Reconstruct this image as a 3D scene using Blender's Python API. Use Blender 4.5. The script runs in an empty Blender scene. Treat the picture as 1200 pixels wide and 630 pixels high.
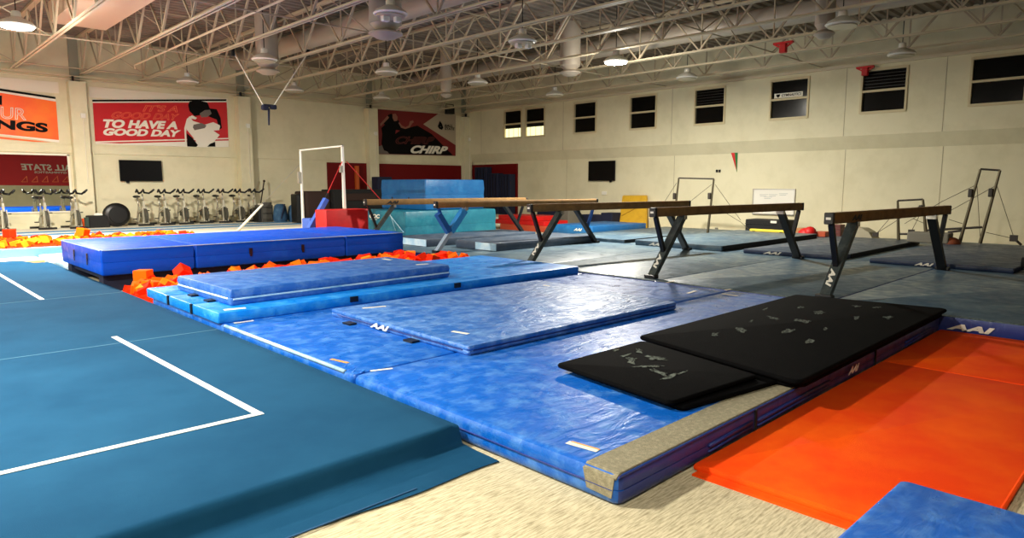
import bpy, bmesh, math, random
from mathutils import Vector, Matrix
R = random.Random(7)
C = bpy.context.scene.collection
# ------------------------------------------------------------------ camera model (image taken as 1200x630)
F = 785.0; YA = .772; PT = math.atan(99/785.); EYE = 1.86
cp, sp, cy, sy = math.cos(PT), math.sin(PT), math.cos(YA), math.sin(YA)
FW = Vector((sy*cp, cy*cp, -sp)); RT = Vector((cy, -sy, 0)); UP = Vector((sy*sp, cy*sp, cp))
cam = bpy.data.cameras.new('camera'); co = bpy.data.objects.new('camera', cam); C.objects.link(co)
cam.sensor_width = 36; cam.lens = F/1200*36; cam.clip_end = 200
m = Matrix((RT, UP, -FW)).transposed().to_4x4(); m.translation = (0, 0, EYE); co.matrix_world = m
bpy.context.scene.camera = co
def pt(u, v, ax, val):
    """point on the world plane ax = val that is seen along a viewing direction (used to survey the room)"""
    r = FW + RT*((u-600)/F) + UP*((315-v)/F); o = Vector((0, 0, EYE)); i = 'XYZ'.index(ax)
    return o + r*((val-o[i])/r[i])
# ------------------------------------------------------------------ materials
def srgb(c):
    return tuple(((x/255)/12.92 if x/255 <= .04045 else ((x/255+.055)/1.055)**2.4) for x in c) + (1,)
MATS = {}
def mat(name, col, rough=.6, metal=0, col2=None, nscale=3, lo=.45, hi=.7, bump=0, bscale=30, emit=0, stretch=(1,1,1), detail=5, spec=.5, wave=None, coat=0, col3=None, n3=1):
    if name in MATS: return MATS[name]
    M = bpy.data.materials.new(name); M.use_nodes = True; nt = M.node_tree; N = nt.nodes; L = nt.links
    b = N['Principled BSDF']; b.inputs['Base Color'].default_value = srgb(col); b.inputs['Roughness'].default_value = rough
    b.inputs['Metallic'].default_value = metal; b.inputs['Specular IOR Level'].default_value = spec
    if coat: b.inputs['Coat Weight'].default_value = coat; b.inputs['Coat Roughness'].default_value = .15
    tc = N.new('ShaderNodeTexCoord'); mp = N.new('ShaderNodeMapping'); L.new(tc.outputs['Object'], mp.inputs[0]); mp.inputs['Scale'].default_value = stretch
    if col2:
        n = N.new('ShaderNodeTexNoise'); n.inputs['Scale'].default_value = nscale; n.inputs['Detail'].default_value = detail; n.inputs['Roughness'].default_value = .65
        L.new(mp.outputs[0], n.inputs['Vector']); r = N.new('ShaderNodeMapRange'); r.inputs[1].default_value = lo; r.inputs[2].default_value = hi
        L.new(n.outputs['Fac'], r.inputs[0]); x = N.new('ShaderNodeMix'); x.data_type = 'RGBA'; L.new(r.outputs[0], x.inputs['Factor'])
        x.inputs['A'].default_value = srgb(col); x.inputs['B'].default_value = srgb(col2); out = x.outputs['Result']
        if col3:
            n2 = N.new('ShaderNodeTexNoise'); n2.inputs['Scale'].default_value = n3; n2.inputs['Detail'].default_value = 3
            L.new(mp.outputs[0], n2.inputs['Vector']); r2 = N.new('ShaderNodeMapRange'); r2.inputs[1].default_value = .5; r2.inputs[2].default_value = .72
            L.new(n2.outputs['Fac'], r2.inputs[0]); x2 = N.new('ShaderNodeMix'); x2.data_type = 'RGBA'; L.new(r2.outputs[0], x2.inputs['Factor'])
            L.new(out, x2.inputs['A']); x2.inputs['B'].default_value = srgb(col3); out = x2.outputs['Result']
        L.new(out, b.inputs['Base Color'])
    if bump:
        n = N.new('ShaderNodeTexNoise'); n.inputs['Scale'].default_value = bscale; n.inputs['Detail'].default_value = 4
        L.new(mp.outputs[0], n.inputs['Vector']); bp = N.new('ShaderNodeBump'); bp.inputs['Strength'].default_value = bump; bp.inputs['Distance'].default_value = .02
        L.new(n.outputs['Fac'], bp.inputs['Height']); L.new(bp.outputs[0], b.inputs['Normal'])
    if wave:
        w = N.new('ShaderNodeTexWave'); w.wave_type = 'BANDS'; w.bands_direction = wave[0]; w.inputs['Scale'].default_value = wave[1]; w.inputs['Distortion'].default_value = wave[2]
        L.new(mp.outputs[0], w.inputs['Vector']); bp = N.new('ShaderNodeBump'); bp.inputs['Strength'].default_value = wave[3]; bp.inputs['Distance'].default_value = .02
        L.new(w.outputs['Fac'], bp.inputs['Height']); L.new(bp.outputs[0], b.inputs['Normal'])
    if emit:
        b.inputs['Emission Color'].default_value = srgb(col); b.inputs['Emission Strength'].default_value = emit
    MATS[name] = M; return M
def vinyl(name, col, scuff, amt=.62, rough=.38, wr=.35, ns=2.2, wsc=3.0):
    """coated vinyl: chalk scuffs in the colour, soft creases in the surface"""
    if name in MATS: return MATS[name]
    M = mat(name, col, rough, col2=scuff, nscale=ns, lo=amt-.2, hi=amt+.1, detail=11, spec=.45)
    nt = M.node_tree; N = nt.nodes; L = nt.links; b = N['Principled BSDF']; mp = [n for n in N if n.type == 'MAPPING'][0]
    n1 = N.new('ShaderNodeTexNoise'); n1.inputs['Scale'].default_value = wsc; n1.inputs['Detail'].default_value = 6; n1.inputs['Distortion'].default_value = 1.5
    s = N.new('ShaderNodeMapping'); s.inputs['Scale'].default_value = (1, 2.6, 1); L.new(mp.outputs[0], s.inputs[0]); L.new(s.outputs[0], n1.inputs['Vector'])
    bp = N.new('ShaderNodeBump'); bp.inputs['Strength'].default_value = wr; bp.inputs['Distance'].default_value = .03
    L.new(n1.outputs['Fac'], bp.inputs['Height']); L.new(bp.outputs[0], b.inputs['Normal'])
    r = N.new('ShaderNodeMapRange'); r.inputs[1].default_value = .3; r.inputs[2].default_value = .75; r.inputs[3].default_value = rough-.1; r.inputs[4].default_value = rough+.2
    n2 = N.new('ShaderNodeTexNoise'); n2.inputs['Scale'].default_value = 5; n2.inputs['Detail'].default_value = 6; L.new(mp.outputs[0], n2.inputs['Vector'])
    L.new(n2.outputs['Fac'], r.inputs[0]); L.new(r.outputs[0], b.inputs['Roughness'])
    return M
def carpet(name, col, col2, ns=6, bump=.35, stretch=(1,1,1), bs=350):
    return mat(name, col, .95, col2=col2, nscale=ns, lo=.35, hi=.7, bump=bump, bscale=bs, stretch=stretch, detail=8, spec=.1)
m_wall = mat('cream_wall_paint', (222, 214, 181), .75, col2=(212, 204, 170), nscale=1.2, bump=.06, bscale=60)
m_wallw = mat('white_wall_paint', (232, 224, 205), .7)
m_wallg = mat('grey_upper_wall', (165, 152, 126), .8)
m_deck = mat('roof_deck_grey', (142, 128, 112), .75, col2=(104, 92, 80), nscale=.5, lo=.4, hi=.6)
m_steel = mat('painted_steel_joist', (206, 192, 162), .55)
m_steeld = mat('painted_steel_web', (184, 168, 140), .6)
m_duct = mat('duct_metal', (172, 160, 144), .5, .1)
m_black = mat('black_plastic', (10, 10, 11), .4)
m_blackm = mat('black_matte', (9, 9, 10), .8)
m_chrome = mat('brushed_chrome', (190, 186, 176), .3, .8)
m_white = mat('white_enamel', (230, 226, 214), .4)
m_beige = mat('floor_carpet_beige', (212, 201, 168), .95, col2=(134, 122, 92), nscale=9, lo=.42, hi=.72, bump=.3, bscale=200, stretch=(1, 9, 1), detail=8, spec=.1)
m_teal = carpet('floor_carpet_blue', (17, 66, 98), (26, 77, 110), 1.2)
m_line = mat('white_tape', (238, 236, 226), .7)
m_redc = mat('red_carpet_mat', (240, 66, 4), .85, col2=(250, 92, 6), nscale=1.3, lo=.4, hi=.65, bump=.25, bscale=180, spec=.15)
m_blue = vinyl('vinyl_front_blue', (12, 92, 188), (84, 140, 210), .66, .33, .35, 6)
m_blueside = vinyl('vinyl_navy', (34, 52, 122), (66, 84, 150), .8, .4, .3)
m_blueland = vinyl('vinyl_landing_blue', (36, 100, 182), (110, 154, 212), .62, .4, .8, 6)
m_cyan = vinyl('vinyl_bright_blue', (6, 128, 226), (70, 168, 236), .66, .36, .3, 5)
m_bscuff = vinyl('vinyl_scuffed_blue', (38, 98, 182), (92, 138, 200), .62, .45, .25, 7)
m_royal = vinyl('vinyl_royal_blue', (0, 78, 206), (14, 98, 216), .75, .45, .25)
m_royal.node_tree.nodes['Principled BSDF'].inputs['Specular IOR Level'].default_value = .2
m_grey = vinyl('vinyl_grey_blue', (60, 84, 102), (104, 122, 128), .66, .4, .15, 1.4)
m_grey2 = vinyl('vinyl_slate_blue', (52, 66, 84), (84, 94, 106), .66, .45, .15)
m_aqua = vinyl('vinyl_teal', (18, 104, 128), (44, 132, 150), .66, .42, .3)
m_sky = vinyl('vinyl_sky_blue', (14, 90, 150), (34, 112, 168), .66, .45, .25)
m_iceblue = vinyl('vinyl_pale_blue', (120, 180, 214), (206, 226, 234), .55, .4, .2)
m_navy = mat('navy_fabric', (14, 22, 50), .8)
m_redv = mat('red_vinyl', (205, 12, 14), .55, col2=(180, 8, 10), nscale=2)
m_redpad = mat('red_wall_padding', (104, 6, 8), .6, spec=.2)
m_foamb = mat('black_foam_mat', (5, 5, 6), .85, col2=(9, 9, 10), nscale=3, bump=.3, bscale=120, spec=.05)
m_velcro = mat('grey_velcro', (136, 130, 108), .95, col2=(164, 156, 132), nscale=30, bump=.5, bscale=150, spec=.1)
m_chalk = mat('chalk_dust', (112, 120, 112), .95, col2=(8, 8, 9), nscale=38, lo=.42, hi=.58, spec=.05)
m_wood = mat('beam_suede_brown', (134, 100, 54), .85, col2=(112, 82, 42), nscale=6)
m_or = [mat('foam_orange', (255, 104, 8), .9, bump=.15, bscale=60, spec=.1), mat('foam_red_orange', (240, 44, 6), .9, bump=.15, bscale=60, spec=.1), mat('foam_amber', (255, 140, 24), .9, bump=.15, bscale=60, spec=.1)]
m_peach = mat('plywood_peach', (226, 178, 130), .7)
m_glass = mat('dark_window_glass', (12, 11, 10), .15, spec=.15)
m_frame = mat('window_frame_cream', (205, 190, 150), .6)
m_lit = mat('lit_room_glass', (236, 232, 180), .5, emit=.9)
m_tv = mat('tv_screen', (2, 2, 3), .35, spec=.2)
m_yel = mat('yellow_vinyl', (214, 168, 40), .5, col2=(196, 150, 34), nscale=3)
m_bred = mat('banner_red', (196, 8, 22), .5)
m_bora = mat('banner_orange', (255, 92, 8), .5, col2=(255, 120, 6), nscale=.7)
m_bwht = mat('banner_white', (236, 230, 214), .5)
m_bblk = mat('banner_black', (12, 10, 10), .6, spec=.1)
m_bgry = mat('banner_grey', (112, 100, 92), .5)
m_bskin = mat('banner_photo_tone', (150, 96, 78), .5)
m_bdkr = mat('banner_dark_red', (120, 8, 16), .5)
m_boutl = mat('banner_outline_orange', (255, 128, 84), .5)
m_bdout = mat('banner_outline_dark', (130, 52, 46), .5)
m_logo = mat('logo_white', (226, 222, 208), .6)
m_logok = mat('logo_black', (12, 11, 10), .6)
m_bag = mat('blue_bag_cloth', (40, 78, 112), .8, col2=(70, 108, 140), nscale=4)
m_brown = mat('dark_brown_cover', (44, 22, 12), .8)
m_greyb = mat('grey_block', (116, 112, 100), .8)
m_orp = mat('orange_plastic', (255, 92, 10), .5)
m_mirror = mat('mirror_silver', (236, 240, 232), .0, 1.0)
# ------------------------------------------------------------------ builders
def tag(o, label=None, cat=None, group=None, kind=None):
    if label: o['label'] = label
    if cat: o['category'] = cat
    if group: o['group'] = group
    if kind: o['kind'] = kind
    return o
def empty(name, loc, label, cat, group=None, rz=0, kind=None):
    o = bpy.data.objects.new(name, None); C.objects.link(o); o.location = loc; o.rotation_euler = (0, 0, rz); o.empty_display_size = .1
    return tag(o, label, cat, group, kind)
def world_inv(p):
    """parents here are only moved and turned about Z"""
    return (Matrix.Translation(p.location) @ Matrix.Rotation(p.rotation_euler.z, 4, 'Z')).inverted()
class MB:
    def __init__(s): s.bm = bmesh.new(); s.mats = []
    def mi(s, mt):
        if mt not in s.mats: s.mats.append(mt)
        return s.mats.index(mt)
    def _set(s, faces, mt):
        if mt is not None:
            i = s.mi(mt)
            for f in faces: f.material_index = i
    def box(s, c, size, rot=None, mt=None, bev=0):
        n0 = len(s.bm.faces)
        M = Matrix.Translation(c) @ (rot.to_4x4() if rot else Matrix()) @ Matrix.Diagonal((*size, 1))
        r = bmesh.ops.create_cube(s.bm, size=1, matrix=M)
        if bev:
            es = list({e for v in r['verts'] for e in v.link_edges}); bmesh.ops.bevel(s.bm, geom=es, offset=bev, segments=2, affect='EDGES', profile=.5)
        s.bm.faces.ensure_lookup_table(); s._set(s.bm.faces[n0:] if not bev else [f for f in s.bm.faces if f.index < 0 or True][n0-6 if n0 >= 6 else 0:], mt) if mt else None
        return s
    def b2(s, a, b, mt=None, bev=0):
        a, b = Vector(a), Vector(b); d = b-a
        return s.box((a+b)/2, (abs(d.x), abs(d.y), abs(d.z)), None, mt, bev)
    def tube(s, a, b, r, r2=None, n=10, cap=True):
        a, b = Vector(a), Vector(b); d = b-a; L = d.length
        if L < 1e-6: return s
        M = Matrix.Translation((a+b)/2) @ d.to_track_quat('Z', 'Y').to_matrix().to_4x4()
        bmesh.ops.create_cone(s.bm, cap_ends=cap, segments=n, radius1=r, radius2=r if r2 is None else r2, depth=L, matrix=M); return s
    def bar(s, a, b, w, h, side=(0, 1, 0)):
        """rectangular bar from a to b; w along 'side', h across"""
        a, b = Vector(a), Vector(b); d = (b-a); L = d.length; z = d.normalized(); x = Vector(side); x = (x-z*x.dot(z)).normalized(); y = z.cross(x)
        M = Matrix((x, y, z)).transposed()
        return s.box((a+b)/2, (w, h, L), M)
    def path(s, pts, r, n=8):
        for p, q in zip(pts, pts[1:]): s.tube(p, q, r, n=n)
        for p in pts[1:-1]: s.ball(p, r, 8)
        return s
    def ball(s, c, r, n=12, sc=(1,1,1)):
        bmesh.ops.create_uvsphere(s.bm, u_segments=n, v_segments=max(6, n//2+2), radius=1, matrix=Matrix.Translation(c) @ Matrix.Diagonal((r*sc[0], r*sc[1], r*sc[2], 1))); return s
    def lathe(s, c, prof, n=24, axis='Z'):
        rings = []
        Q = {'Z': Matrix(), 'Y': Matrix.Rotation(math.pi/2, 4, 'X'), 'X': Matrix.Rotation(math.pi/2, 4, 'Y')}[axis]
        for r, z in prof:
            rings.append([s.bm.verts.new(Vector(c) + (Q @ Vector((r*math.cos(2*math.pi*k/n), r*math.sin(2*math.pi*k/n), z)))) for k in range(n)])
        for A, B in zip(rings, rings[1:]):
            for k in range(n): s.bm.faces.new((A[k], A[(k+1) % n], B[(k+1) % n], B[k]))
        s.bm.faces.new(rings[-1]); s.bm.faces.new(rings[0][::-1]); return s
    def poly(s, pts, thick=None):
        """polygon through 3-D points; thick = Vector to extrude along"""
        vs = [s.bm.verts.new(p) for p in pts]; f = s.bm.faces.new(vs)
        if thick is not None:
            r = bmesh.ops.extrude_face_region(s.bm, geom=[f]); bmesh.ops.translate(s.bm, verts=[v for v in r['geom'] if isinstance(v, bmesh.types.BMVert)], vec=thick)
        return s
    def pad(s, quad, prof, cr=.03, cs=4):
        """rounded slab over a convex counter-clockwise quad: prof = [(inset, z)...] from the bottom up"""
        def ring(ins, z):
            n = len(quad); out = []
            q = [Vector(p).to_2d() for p in quad]
            for i in range(n):
                p0, p1, p2 = q[i-1], q[i], q[(i+1) % n]; a = (p0-p1).normalized(); b = (p2-p1).normalized()
                ang = a.angle(b); bis = (a+b).normalized(); c = p1 + bis*((ins+cr)/math.sin(ang/2))
                r = cr; sa = Vector((a.y, -a.x)); 
                n1 = -(b - a*b.dot(a)).normalized(); n2 = -(a - b*a.dot(b)).normalized()
                for k in range(cs+1):
                    t = k/cs; d = (n1*(1-t)+n2*t).normalized(); out.append(s.bm.verts.new((c.x+d.x*r, c.y+d.y*r, z)))
            return out
        rings = [ring(i, z) for i, z in prof]
        for A, B in zip(rings, rings[1:]):
            for k in range(len(A)): s.bm.faces.new((A[k], A[(k+1) % len(A)], B[(k+1) % len(A)], B[k]))
        s.bm.faces.new(rings[-1]); s.bm.faces.new(rings[0][::-1]); return s
    def build(s, name, mt, parent=None, smooth=False, sm_angle=None, wrap=None):
        bmesh.ops.recalc_face_normals(s.bm, faces=s.bm.faces)
        me = bpy.data.meshes.new(name)
        if parent is not None and wrap is None: s.bm.transform(world_inv(root(parent)) if True else Matrix())
        s.bm.to_mesh(me); s.bm.free()
        for x in ([mt] if mt and not s.mats else s.mats or [mt]): me.materials.append(x)
        if smooth:
            for p in me.polygons: p.use_smooth = True
            if sm_angle: me.set_sharp_from_angle(angle=math.radians(sm_angle))
        o = bpy.data.objects.new(name, me); C.objects.link(o)
        if parent is not None: o.parent = parent
        return o
def root(o):
    while o.parent: o = o.parent
    return o
def copy_tree(o, parent=None):
    c = o.copy(); C.objects.link(c); c.parent = parent
    for ch in [x for x in bpy.data.objects if x.parent == o]: copy_tree(ch, c)
    return c
def ngon(pts): return [tuple(p) for p in pts]
def slab_prof(z0, z1, r=.02, bulge=0):
    zm = (z0+z1)/2
    p = [(r, z0), (r*.3, z0+r*.4), (0, z0+r)]
    if bulge: p += [(-bulge, z0+(zm-z0)*.6), (-bulge*.2, zm-.004), (.004, zm), (-bulge*.2, zm+.004), (-bulge, z1-(z1-zm)*.6)]
    return p + [(0, z1-r), (r*.3, z1-r*.3), (r, z1)]
def rect(x0, x1, y0, y1): return [(x0, y0), (x1, y0), (x1, y1), (x0, y1)]
def gym_mat(name, label, quad, z0, z1, mt, group=None, cat='mat', r=.02, bulge=0, cr=.03, side=None, kind=None):
    c = sum((Vector((p[0], p[1])) for p in quad), Vector((0, 0)))/len(quad)
    e = empty(name, (c.x, c.y, z0), label, cat, group, kind=kind)
    b = MB().pad(quad, slab_prof(z0, z1, r, bulge), cr).build('cover', mt, e, True, 40)
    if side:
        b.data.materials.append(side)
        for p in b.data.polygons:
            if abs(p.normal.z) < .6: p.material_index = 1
    return e
def textmesh(body, shear=0, bold=0, outline=0):
    cu = bpy.data.curves.new('t', 'FONT'); cu.body = body; cu.shear = shear; cu.offset = bold; cu.space_character = 1.0
    cu.extrude = .004
    if outline: cu.fill_mode = 'NONE'; cu.bevel_depth = outline; cu.bevel_resolution = 0
    o = bpy.data.objects.new('t', cu); C.objects.link(o); bpy.context.view_layer.update()
    me = bpy.data.meshes.new_from_object(o.evaluated_get(bpy.context.evaluated_depsgraph_get())); bpy.data.objects.remove(o); bpy.data.curves.remove(cu)
    return me
def lettering(body, p00, p10, p01, mt, parent, out, shear=.3, bold=.02, outline=0, name='lettering', label=None):
    """text fitted to the parallelogram p00 (bottom start), p10 (bottom end), p01 (top start); out = Vector lifting it off its surface"""
    me = textmesh(body, shear, bold, outline); xs = [v.co.x for v in me.vertices]; ys = [v.co.y for v in me.vertices]
    x0, x1, y0, y1 = min(xs), max(xs), min(ys), max(ys); p00, p10, p01 = Vector(p00), Vector(p10), Vector(p01); nrm = Vector(out).normalized()
    inv = world_inv(root(parent))
    for v in me.vertices:
        a = (v.co.x-x0)/(x1-x0); b = (v.co.y-y0)/(y1-y0)
        v.co = inv @ (p00 + (p10-p00)*a + (p01-p00)*b + Vector(out) + nrm*(v.co.z*.3))
    me.materials.clear(); me.materials.append(mt)
    o = bpy.data.objects.new(name, me); C.objects.link(o); o.parent = parent
    if label: o['label'] = label
    return o
def struct(name, mb, mt, smooth=False):
    o = mb.build(name, mt, None, smooth, 40 if smooth else None); o['kind'] = 'structure'; return o
# ================================================================== ROOM SHELL
YW, XW = 27.5, 23.47          # banner wall, window wall
XB, YB = -9.0, -9.0           # walls behind the camera
ZD = 6.9                      # roof deck
struct('floor', MB().b2((XB-.2, YB-.2, -.2), (XW+.5, YW+.5, 0)), m_beige)
# raised deck along the banner wall
struct('floor_raised_deck', MB().b2((XB, 22.25, 0), (XW-.5, YW, .38)), mat('deck_white_boards', (226, 222, 204), .6))
# corrugated roof deck
mb = MB(); n = int((YW-YB)/.3)
vs = []
for k in range(n+1):
    y = YB + k*.3
    for dy, z in ((0, 0), (.12, 0), (.16, .06), (.26, .06)): vs.append((y+dy, ZD+z))
ra = [mb.bm.verts.new((XB, y, z)) for y, z in vs]; rb = [mb.bm.verts.new((XW+.4, y, z)) for y, z in vs]
for k in range(len(vs)-1): mb.bm.faces.new((ra[k], ra[k+1], rb[k+1], rb[k]))
struct('ceiling', mb, m_deck)
# window wall with openings
WIN = [(23.28, 24.47), (21.76, 22.99), (18.71, 19.95), (15.65, 16.90), (12.67, 13.89), (9.62, 10.91), (6.65, 7.92), (3.70, 4.97), (.75, 2.0), (-2.2, -.95)]
WZ0, WZ1 = 4.13, 5.43
XL, XU = XW+.12, XW-.16
mb = MB(); mb.b2((XL, YB, 0), (XL+.3, YW+.3, 3.02)); mb.b2((XU, YB, 3.42), (XL+.3, YW+.3, WZ0)); mb.b2((XU, YB, WZ1), (XL+.3, YW+.3, ZD+.05))
# sloped band (precast rebate) between lower and upper wall, tilted down to look darker
for _ in (0,):
    v = [mb.bm.verts.new((x, y, z)) for y in (YB, YW+.3) for x, z in ((XL, 3.0), (XU, 3.42), (XL+.3, 3.42), (XL+.3, 3.0))]
    for q in ((0, 1, 2, 3), (4, 7, 6, 5), (0, 4, 5, 1), (1, 5, 6, 2), (2, 6, 7, 3), (3, 7, 4, 0)): mb.bm.faces.new([v[i] for i in q])
ys = [YB] + [y for w in reversed(WIN) for y in w] + [YW+.3]
for a, b in zip(ys[::2], ys[1::2]): mb.b2((XU, a, WZ0), (XL+.3, b, WZ1))
struct('wall_right', mb, m_wall)
struct('trim_1', MB().b2((XU-.1, YB, 5.58), (XU+.05, YW, 5.68)), m_steel)
mb = MB()                      # vertical panel joints
for y in (26.2, 20.6, 14.9, 8.4, 5.6, 2.6): mb.b2((XL-.006, y, .0), (XL+.002, y+.015, 3.0)); mb.b2((XU-.006, y, 3.42), (XU+.002, y+.015, 5.58))
struct('trim_2', mb, m_wallg)
for i, (a, b) in enumerate(WIN, 1):
    e = MB(); w = .05; X = XU-.01
    for q in (((X-.03, a-.04, WZ0-.04), (X+.08, a+.02, WZ1+.04)), ((X-.03, b-.02, WZ0-.04), (X+.08, b+.04, WZ1+.04)), ((X-.031, a, WZ0-.05), (X+.08, b, WZ0+.03)),
              ((X-.031, a, WZ1-.03), (X+.08, b, WZ1+.05)), ((X-.02, a, 4.75), (X+.08, b, 4.82))): e.b2(*q)
    wo = struct('window_%d' % i, e, m_frame)
    MB().b2((X+.07, a, 4.8), (X+.1, b, WZ1)).build('pane', m_glass, wo)
    if i <= 2:
        MB().b2((X+.07, a, WZ0), (X+.1, b, 4.58)).build('pane', m_lit, wo); MB().b2((X+.06, a, 4.58), (X+.1, b, 4.8)).build('shade', m_black, wo)
        for k in range(3): MB().b2((X+.06, a+(b-a)*(.22+.28*k), WZ0), (X+.072, a+(b-a)*(.22+.28*k)+.02, 4.58)).build('glazing_bar', m_frame, wo)
    else: MB().b2((X+.07, a, WZ0), (X+.1, b, 4.8)).build('pane', m_glass, wo)
    if i in (7, 5):
        bl = MB()
        for k in range(5): bl.b2((X+.05, a+.03, 4.9+k*.1), (X+.069, b-.03, 4.915+k*.1))
        bl.build('blind', mat('dark_blind', (40, 38, 34), .5), wo)
    if i == 6:
        s = MB().b2((X+.045, a+.2, 4.84), (X+.06, b-.1, 5.0)).build('sign', m_bwht, wo)
        lettering('GYMNASTICS', (X+.045, 10.55, 4.88), (X+.045, 9.86, 4.88), (X+.045, 10.55, 4.97), m_bblk, s, (-.004, 0, 0), .2, .02)
        MB().poly([(X+.04, 10.74, 4.97), (X+.04, 10.6, 4.97), (X+.04, 10.62, 4.89), (X+.04, 10.67, 4.86), (X+.04, 10.72, 4.89)], Vector((-.003, 0, 0))).build('emblem', m_bblk, s)
# banner wall
mb = MB(); mb.b2((XB, YW, 0), (XW+.4, YW+.3, ZD+.05)); mb.b2((XB, YW-.05, 2.93), (XW, YW+.02, 3.2))
struct('wall_left', mb, m_wall)
struct('trim_3', MB().tube((XB, YW-.14, 5.44), (XW, YW-.14, 5.44), .025), m_steel)
struct('trim_4', MB().b2((XB, YW-.02, 4.93), (5.25, YW+.01, 5.3)).b2((6.15, YW-.02, 4.88), (10.95, YW+.01, 5.25)), m_wallw)
for i, x in enumerate((-.4, 5.48, 11.2, 17.2, 22.95), 1):
    p = struct('pillar_%d' % i, MB().b2((x, YW-.38, .38), (x+.5, YW+.02, 5.34)), m_wall)
    MB().b2((x+.12, YW-.1, 5.34), (x+.4, YW+.05, ZD)).build('steel_column', mat('grey_green_steel', (150, 150, 130), .6), p)
    MB().b2((x+.1, YW-.4, 5.34), (x+.16, YW-.3, 5.5)).build('bracket', m_black, p)
    MB().tube((x+.34, YW-.4, 1.9), (x+.34, YW-.4, 4.1), .012).build('conduit', m_wallw, p)
    MB().b2((x+.27, YW-.46, 4.12), (x+.41, YW-.38, 4.28)).build('sensor', m_white, p)
# walls behind the camera, seen in the mirror
struct('wall_back', MB().b2((XB, YB-.2, 0), (XW+.3, YB, ZD)), m_wall)
struct('wall_rear', MB().b2((XB-.2, YB, 0), (XB, YW, ZD)), m_wall)
# padding along the corner
pad = struct('wall_left_padding', MB().b2((15.2, YW-.1, .38), (XL, YW, 2.84)), m_redpad)
struct('wall_right_padding', MB().b2((XL-.1, 23.8, .0), (XL, YW-.1, 2.88)), m_redpad)
# mirror beside the first pillar
e = empty('wall_mirror', (2.5, YW-.03, .95), 'large wall mirror beside the spin bikes reflecting a red banner', 'mirror')
MB().b2((-.0, YW-.035, .95), (5.33, YW-.01, 2.84)).build('mirror_glass', m_mirror, e)
MB().b2((5.33, YW-.05, .92), (5.4, YW, 2.88)).b2((-.0, YW-.05, .9), (5.4, YW, .95)).b2((-.0, YW-.05, 2.84), (5.4, YW, 2.9)).build('frame', m_wallw, e)
# ================================================================== CEILING STEEL
ZJ, ZT = 5.6, 6.84
def joist(x):
    ch = MB(); ch.b2((x-.075, YB, ZJ), (x-.018, YW, ZJ+.012)).b2((x+.018, YB, ZJ), (x+.075, YW, ZJ+.012)).b2((x-.03, YB, ZJ), (x-.018, YW, ZJ+.06)).b2((x+.018, YB, ZJ), (x+.03, YW, ZJ+.06))
    o = struct('ceiling_joist', ch, m_steel)
    MB().b2((x-.07, YB, ZT-.02), (x+.07, YW, ZT+.05)).build('top_chord', m_steeld, o)
    w = MB(); y = YW-.3; P_ = 2.1
    while y > YB+1:
        w.bar((x, y, ZJ+.03), (x, y-P_/2, ZT), .05, .05, (1, 0, 0)); w.bar((x, y-P_/2, ZT), (x, y-P_, ZJ+.03), .04, .04, (1, 0, 0))
        w.bar((x, y-.06, ZJ+.03), (x, y-.06, ZT), .032, .032, (1, 0, 0)); y -= P_
    w.build('web', m_steeld, o); return o
JX = [21.5, 19.55, 17.58, 15.62, 13.68, 11.7, 9.77, 7.8, 5.92, 4.0, 2.0, 0.0, -2.0, -4.0, -6.0]
for x in JX: joist(x)
DUCTX = (4.9, 10.75, 18.6)
for y in (26.6, 21.3, 15.2, 9.2, 3.2):
    b = MB(); b.tube((XB, y, ZJ+.1), (XW, y, ZJ+.1), .018)
    for a, c in zip(JX, JX[1:]):
        if not any(c < q < a for q in DUCTX): b.tube((c, y, ZT-.1), (a, y, ZT-.1), .018)
    for a, c in zip(JX, JX[1:]):
        if any(c < q < a for q in DUCTX): continue
        b.tube((a, y, ZJ+.08), (c, y, ZT-.05), .016, n=6).tube((c, y, ZJ+.08), (a, y, ZT-.05), .016, n=6)
    struct('ceiling_bridging', b, m_steeld)
struct('ceiling_edge_beam', MB().b2((XB, YW-.25, 5.5), (XW, YW-.17, 5.54)), m_steel)
# second sprinkler pipe runs
def pipe(name, pts, r, label, mt=m_steel):
    o = MB().path([Vector(p) for p in pts], r).build(name, mt, None, True, 50); return tag(o, label, 'pipe', kind='structure')
a, b = pt(158, 76, 'Z', 5.72), pt(330, 0, 'Z', 5.72); pipe('ceiling_pipe', [a+Vector((0, 0, -.12)), a, b+(b-a)], .03, 'thin sprinkler pipe running beneath the roof joists above the banner')
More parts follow.
